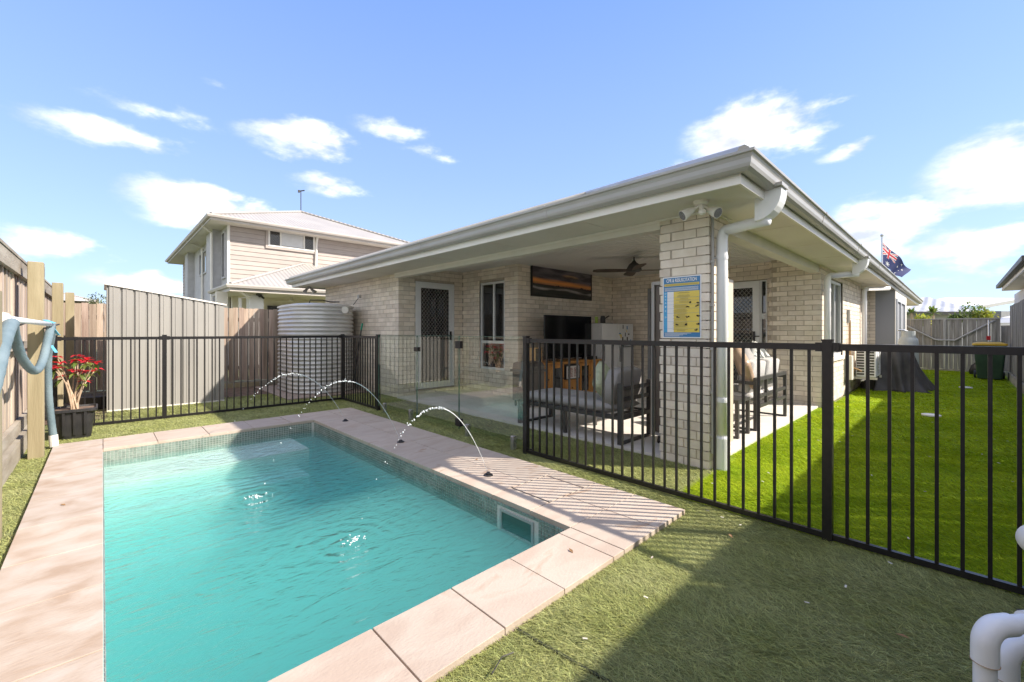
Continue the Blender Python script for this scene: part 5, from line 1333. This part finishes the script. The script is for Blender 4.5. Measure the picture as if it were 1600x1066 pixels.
MB().tube([(A(495),wy0-.15,ez-.05),(A(494),wy0-.06,ez-.35),(A(493),wy0-.06,3.9)], .05, 8).tube([(ex0-.03,24.0,ez-.08),(wx0-.08,24.2,ez-.3),(wx0-.08,24.2,0)], .05, 8).tube([(ex0-.03,20,ez-.08),(wx0-.35,20.1,ez-.3),(wx0-.35,20.1,0)], .05, 8).build('downpipe', m_white, nh)
ant = thing('roof_antenna', 'thin antenna mast on the neighbour roof apex', 'antenna', (rpt[0], rpt[1], rzz))
MB().tube([(rpt[0],rpt[1],rzz),(rpt[0],rpt[1],rzz+1.05)], .022, 6).build('mast', m_dark, ant); MB().tube([(rpt[0]-.1,rpt[1]+.1,rzz+1.05),(rpt[0]+.14,rpt[1]-.1,rzz+1.1)], .03, 6).box(rpt[0]-.12,rpt[0]-.04,rpt[1],rpt[1]+.08,rzz+.98,rzz+1.1).build('head', m_dark, ant)
# ground floor part with its own roof
lx0, lx1, ly0, ly1, lz = 2.9, 16, 15.8, 25.0, 2.70
v_ = [(lx0,ly0,lz+.05),(lx1,ly0,lz+.05),(lx1,wy0,lz+.05+3.2*.42),(lx0+3.2,wy0,lz+.05+3.2*.42),(lx0,wy0,lz+.05)]
MB().add(v_+[(lx0,ly0,lz+.03),(lx1,ly0,lz+.03),(lx1,wy0,lz+.03),(lx0,wy0,lz+.03)], [(0,1,2,3),(0,3,4),(5,8,7,6)]).build('lower_roof', m_nroof, nh)
MB().tube([(lx0,ly0,lz+.07),(lx0+3.2,wy0,lz+.07+3.2*.42)], .06, 6).build('hip_cap', m_nroof, nh)
MB().sweep([(lx1,ly0),(lx0,ly0),(lx0,wy0)], [(0,lz-.16),(0,lz),(-.02,lz),(-.02,lz-.16)]).build('fascia', m_ntrim, nh)
MB().sweep([(lx1,ly0),(lx0,ly0),(lx0,wy0)], [(-.021,lz-.05),(-.021,lz+.06),(-.13,lz+.06),(-.13,lz+.02),(-.10,lz-.05)]).build('gutter', m_ntrim, nh)
MB().box(lx0+.02,lx1,ly0+.02,wy0,lz-.15,lz-.14).build('soffit', m_soffit, nh)
MB().box(3.4,16,18.2,18.4,0,lz-.152).build('patio_wall', m_rendery, nh)
X390 = atY(16.3,390,470).x; X412 = atY(16.3,412,470).x
MB().box(X390,X412,16.3,16.75,0,lz-.151).build('pillar', m_white, nh)
MB().box(X390-.9,X390-.6,16.35,16.65,0,lz-.151).build('pillar', m_rendery, nh)
MB().tube([(3.1,ly0+.02,lz-.1),(3.5,ly0+.4,lz-.3),(X390-.25,16.4,lz-.32),(X390-.25,16.4,0)], .05, 8).build('downpipe', m_white, nh)
wd_ = atY(18.17,418,480); we_ = atY(18.17,470,480)
frame_box(MB(), 'y', 0, wd_.x, we_.x, .1, 2.25, .05, 18.14, 18.198).build('sliding_door', m_char, nh); MB().box(wd_.x+.05,we_.x-.05,18.16,18.165,.15,2.2).build('door_glass', m_glasspane_d, nh)
fn2 = thing('neighbour_patio_fan', 'pale ceiling fan under the neighbour patio roof', 'fan', (5.9, 17.2, 2.3))
fcx = atY(17.2, 455, 466); MB().lathe((fcx.x,17.2,2.36), [(.05,0),(.09,.03),(.06,.10),(.02,.2)], 12).build('motor', m_cream, fn2)
for k in range(3):
    a = R(15+120*k); MB().bar((fcx.x,17.2,2.38), (fcx.x+.6*math.cos(a),17.2+.6*math.sin(a),2.38), .12, .012).build('blade', m_cream, fn2)
cmn = thing('security_camera', 'black security light on the neighbour white pillar', 'security light', (4.2, 16.2, 2.4))
cc = atY(16.25, 406, 460); MB().lathe((cc.x,16.25,cc.z-.1), [(.03,0),(.07,.05),(.07,.1)], 10).build('base', m_black, cmn); MB().tube([(cc.x,16.25,cc.z-.03),(cc.x+.1,16.15,cc.z-.14)], .035, 8).tube([(cc.x,16.25,cc.z-.03),(cc.x-.12,16.15,cc.z-.02)], .03, 8).build('lamp_head', m_black, cmn)
# flood light on wing eave
fl2 = thing('eave_spotlight', 'twin grey spotlight under the far gutter end of the wing', 'flood light', (3.7, 11.2, 2.3))
for dx in (-.12,.12): MB().tube([(3.7,11.1,2.36),(3.7+dx*.6,11.1,2.30),(3.7+dx,11.05,2.24)], [.02,.03,.05], 10).build('lamp_head', m_gutter, fl2)
MB().lathe((3.7,11.1,2.33), [(.05,0),(.05,.04)], 12).build('base', m_gutter, fl2)

# far left: small house and a shrub
fh = thing('small_far_house', 'low far house with a pale roof beyond the left fence', 'house', (-.5, 40, 0))
p1 = at(85,470,44); p2 = at(150,470,44)
mfw = M('far_wall', (.20,.17,.15), (.25,.22,.2), rough=.8); mfr = M('far_roof', (.42,.38,.35), (.48,.44,.41), rough=.7)
MB().box(p1.x-5,p2.x-.5,p1.y-3,p1.y+6,0,4.25).build('wall', mfw, fh); hip_roof(p1.x-6,p2.x+.2,p1.y-4,p1.y+7,4.3,18,mfr,fh)
def leafy(name, c, r, n_, mat, par, sz, rng, squash=.8):
    mb = MB()
    for k in range(n_):
        d = Vector([rng.gauss(0,1) for _ in range(3)]).normalized()*r*rng.random()**.4; d.z *= squash
        p = Vector(c)+d; a = Vector([rng.gauss(0,1) for _ in range(3)]).normalized(); leaf(mb, p, a, sz*rng.uniform(.7,1.4), sz*.3, .2)
    return mb.build(name, mat, par, kind='stuff')
ft = thing('small_tree', 'tiny leafy tree top beyond the left fence', 'tree', tuple(at(152,500,30)))
tp_ = at(152,468,30); MB().tube([(tp_.x,tp_.y,0),(tp_.x,tp_.y,tp_.z)], .06, 6).build('trunk', m_stem, ft)
leafy('crown', (tp_.x,tp_.y,tp_.z-.1), .75, 260, M('grey_green_leaf', (.14,.17,.10), (.22,.25,.15), island=.3), ft, .16, random.Random(4))

# far right: roofs, plants over the gate, neighbour wall, flag
def shed_roof(name, lab, px0, px1, ytop0, ytop1, ybot, d, mat, wmat):
    a = at(px0, ybot, d); b = at(px1, ybot, d); t0 = at(px0, ytop0, d+3); t1 = at(px1, ytop1, d+3)
    return a, b, t0, t1
m_froof = ribbed(M('far_roof_steel', (.38,.385,.40), (.43,.435,.45), scale=1, rough=.5), 1, .5, .8, .03)
fr1 = thing('grey_roof_house', 'far house with a broad pale metal roof behind the gate', 'house', tuple(at(1480,518,30)))
a, b = at(1400,487,30), at(1535,487,30); r1, r2 = at(1440,462,34), at(1462,462,34); r3 = at(1535,485,34)
MB().add([a, b, at(1530,486,36), at(1449,464,36), at(1400,470,36)], [(0,1,2,3,4)]).add([a+Vector((0,0,-.12)), b+Vector((0,0,-.12)), at(1530,486,36)+Vector((0,0,-.3)), at(1400,470,36)+Vector((0,0,-2))], [(0,1,2,3)]).build('roof', m_froof, fr1)
ug = Vector((b.x-a.x, b.y-a.y, 0)); MB().bar(a+Vector((0,0,-.12)), b+Vector((0,0,-.12)), .2, .24).build('gutter', m_char, fr1)
MB().bar(Vector((a.x,a.y,1.15))+FWD*.8, Vector((b.x,b.y,1.15))+FWD*.8, .3, 2.6).build('wall', m_render, fr1)
fr2 = thing('skillion_roof_house', 'far pale house with a low skillion roof and dark window', 'house', tuple(at(1560,518,34)))
a, b = at(1532,483,34), at(1600,471,34)
MB().add([a, b, b+Vector((0,0,.25)), a+Vector((0,0,.25)), a+FWD*6+Vector((0,0,.8)), b+FWD*6+Vector((0,0,.8))], [(0,1,2,3),(3,2,5,4)]).build('roof', m_roof, fr2)
MB().bar(Vector((a.x,a.y,1.45))+FWD*.6, Vector((b.x,b.y,1.45))+FWD*.6, .3, 2.9).build('wall', m_render, fr2)
wa, wb_ = at(1556,486,34), at(1570,499,34); MB().bar(Vector((wa.x,wa.y,(wa.z+wb_.z)/2))+FWD*.3, Vector((wb_.x,wb_.y,(wa.z+wb_.z)/2))+FWD*.3, .1, abs(wa.z-wb_.z)).build('window', m_glasspane_d, fr2)
um_ = at(1584,500,27); tag(MB().lathe((um_.x,um_.y,um_.z-.05), [(1.1,-.15),(.6,.18),(.0001,.36)], 8).build('patio_umbrella', m_white), 'white umbrella top beyond the gate', 'umbrella')
rgp = random.Random(33)
for (px_, py_, d, s, lab) in ((1457,482,22,.50,'spiky yucca above the middle of the gate'),(1424,482,22,.36,'spiky yucca beside the eave end')):
    c = at(px_, py_+6, d); yt = thing('yucca_plant', lab, 'plant', (c.x, c.y, 0), 'spiky yuccas behind the gate')
    MB().tube([(c.x,c.y,0),(c.x,c.y,c.z-.05)], .07, 7).build('trunk', m_stem, yt)
    ym = MB()
    for k in range(46):
        a = rgp.uniform(0,6.28); e_ = rgp.uniform(-.2,1.3); dv = Vector((math.cos(a)*math.cos(e_), math.sin(a)*math.cos(e_), math.sin(e_))); leaf(ym, Vector((c.x,c.y,c.z-.05)), dv, s*rgp.uniform(.8,1.3), .06, .2)
    ym.build('leaves', m_leafg, yt, kind='stuff')
for (px_, py_, d, r, mt, lab) in ((1520,487,22,.62,m_leafg,'dark green frangipani bush over the gate'),(1538,494,21.6,.45,m_leafy,'yellow green shrub beside the bin and gate'),(1440,501,21.3,.38,m_leafy,'bright yellow green shrub at the gate left end'),(1494,497,22,.30,m_leafg,'small shrub in the middle over the gate')):
    c = at(px_, py_, d); sh2 = thing('garden_shrub', lab, 'shrub', (c.x, c.y, 0)); MB().tube([(c.x,c.y,0),(c.x,c.y,c.z)], .04, 6).build('trunk', m_stem, sh2)
    leafy('foliage', c, r, 420, mt, sh2, .15, rgp, .75)
nr_ = thing('right_neighbour_house', 'pale neighbour house wall and eave above the right timber fence', 'house', (17.5, -2, 0))
MB().box(13.4,22.3,-4.5,-1.35,0,2.52).build('wall', m_blue_box if False else m_render, nr_)
for z in (.9,1.5,2.1): pass
MB().box(13.0,20.9,-5,-1.0,2.58,2.595).build('soffit', m_soffit, nr_)
MB().sweep([(13.0,-1.0),(20.9,-1.0),(20.9,-5)][::-1], [(0,2.57),(0,2.73),(-.02,2.73),(-.02,2.57)]).build('fascia', m_white, nr_)
MB().box(13.0,20.97,-.98,-.88,2.66,2.76).build('gutter', m_char, nr_)
MB().add([(13.0,-.95,2.765),(20.95,-.95,2.765),(20.95,-5,4.0),(13.0,-5,4.0)], [(0,1,2,3)]).build('roof', m_roof, nr_)
# flag
fg = thing('national_flag', 'drooping blue Australian flag on a tall pole beyond the roof', 'flag', tuple(Vector((at(1378,518,30).x, at(1378,518,30).y, 0))))
ptop = at(1378,368,30); MB().tube([(ptop.x,ptop.y,0),(ptop.x,ptop.y,ptop.z)], .05, 8).build('pole', m_silver, fg); sph(MB(), ptop, .1).build('finial', m_silver, fg)
HT, HB, FT, FB = at(1379,379,30), at(1378.5,414,30), at(1425,421,30.4), at(1405,434,30.4)
def fl_pos(u, v, p):
    q = HT.lerp(FT, u).lerp(HB.lerp(FB, u), v); return q+FWD*(.22*math.sin(u*9+v*2)*u)+RIGHT*.04*math.sin(v*5+u*7)
stars = [(.25,.78,.15),(.75,.16,.07),(.75,.84,.07),(.66,.47,.07),(.86,.40,.07),(.79,.58,.045)]
def fl_col(u, v):
    blue = (.012,.025,.13); w = (.75,.75,.75); r = (.6,.02,.04)
    for (a, b, s) in stars:
        du, dv = (u-a)*2, v-b; rr_ = math.hypot(du, dv); th = math.atan2(dv, du)
        if rr_ < s*(.62+.38*math.cos(7*th)): return w
    if u < .5 and v < .5:
        x, y = u/.5, v/.5
        if abs(x-.5) < .05 or abs(y-.5) < .10: return r
        if abs(x-.5) < .085 or abs(y-.5) < .17: return w
        dg = min(abs(x-y), abs(x-(1-y)))
        if dg < .045: return r
        if dg < .11: return w
    return blue
painted('cloth', HT, (1,0,0), (0,0,-1), 90, 50, fl_col, fg, .8, lambda u, v, p: fl_pos(u, v, p))
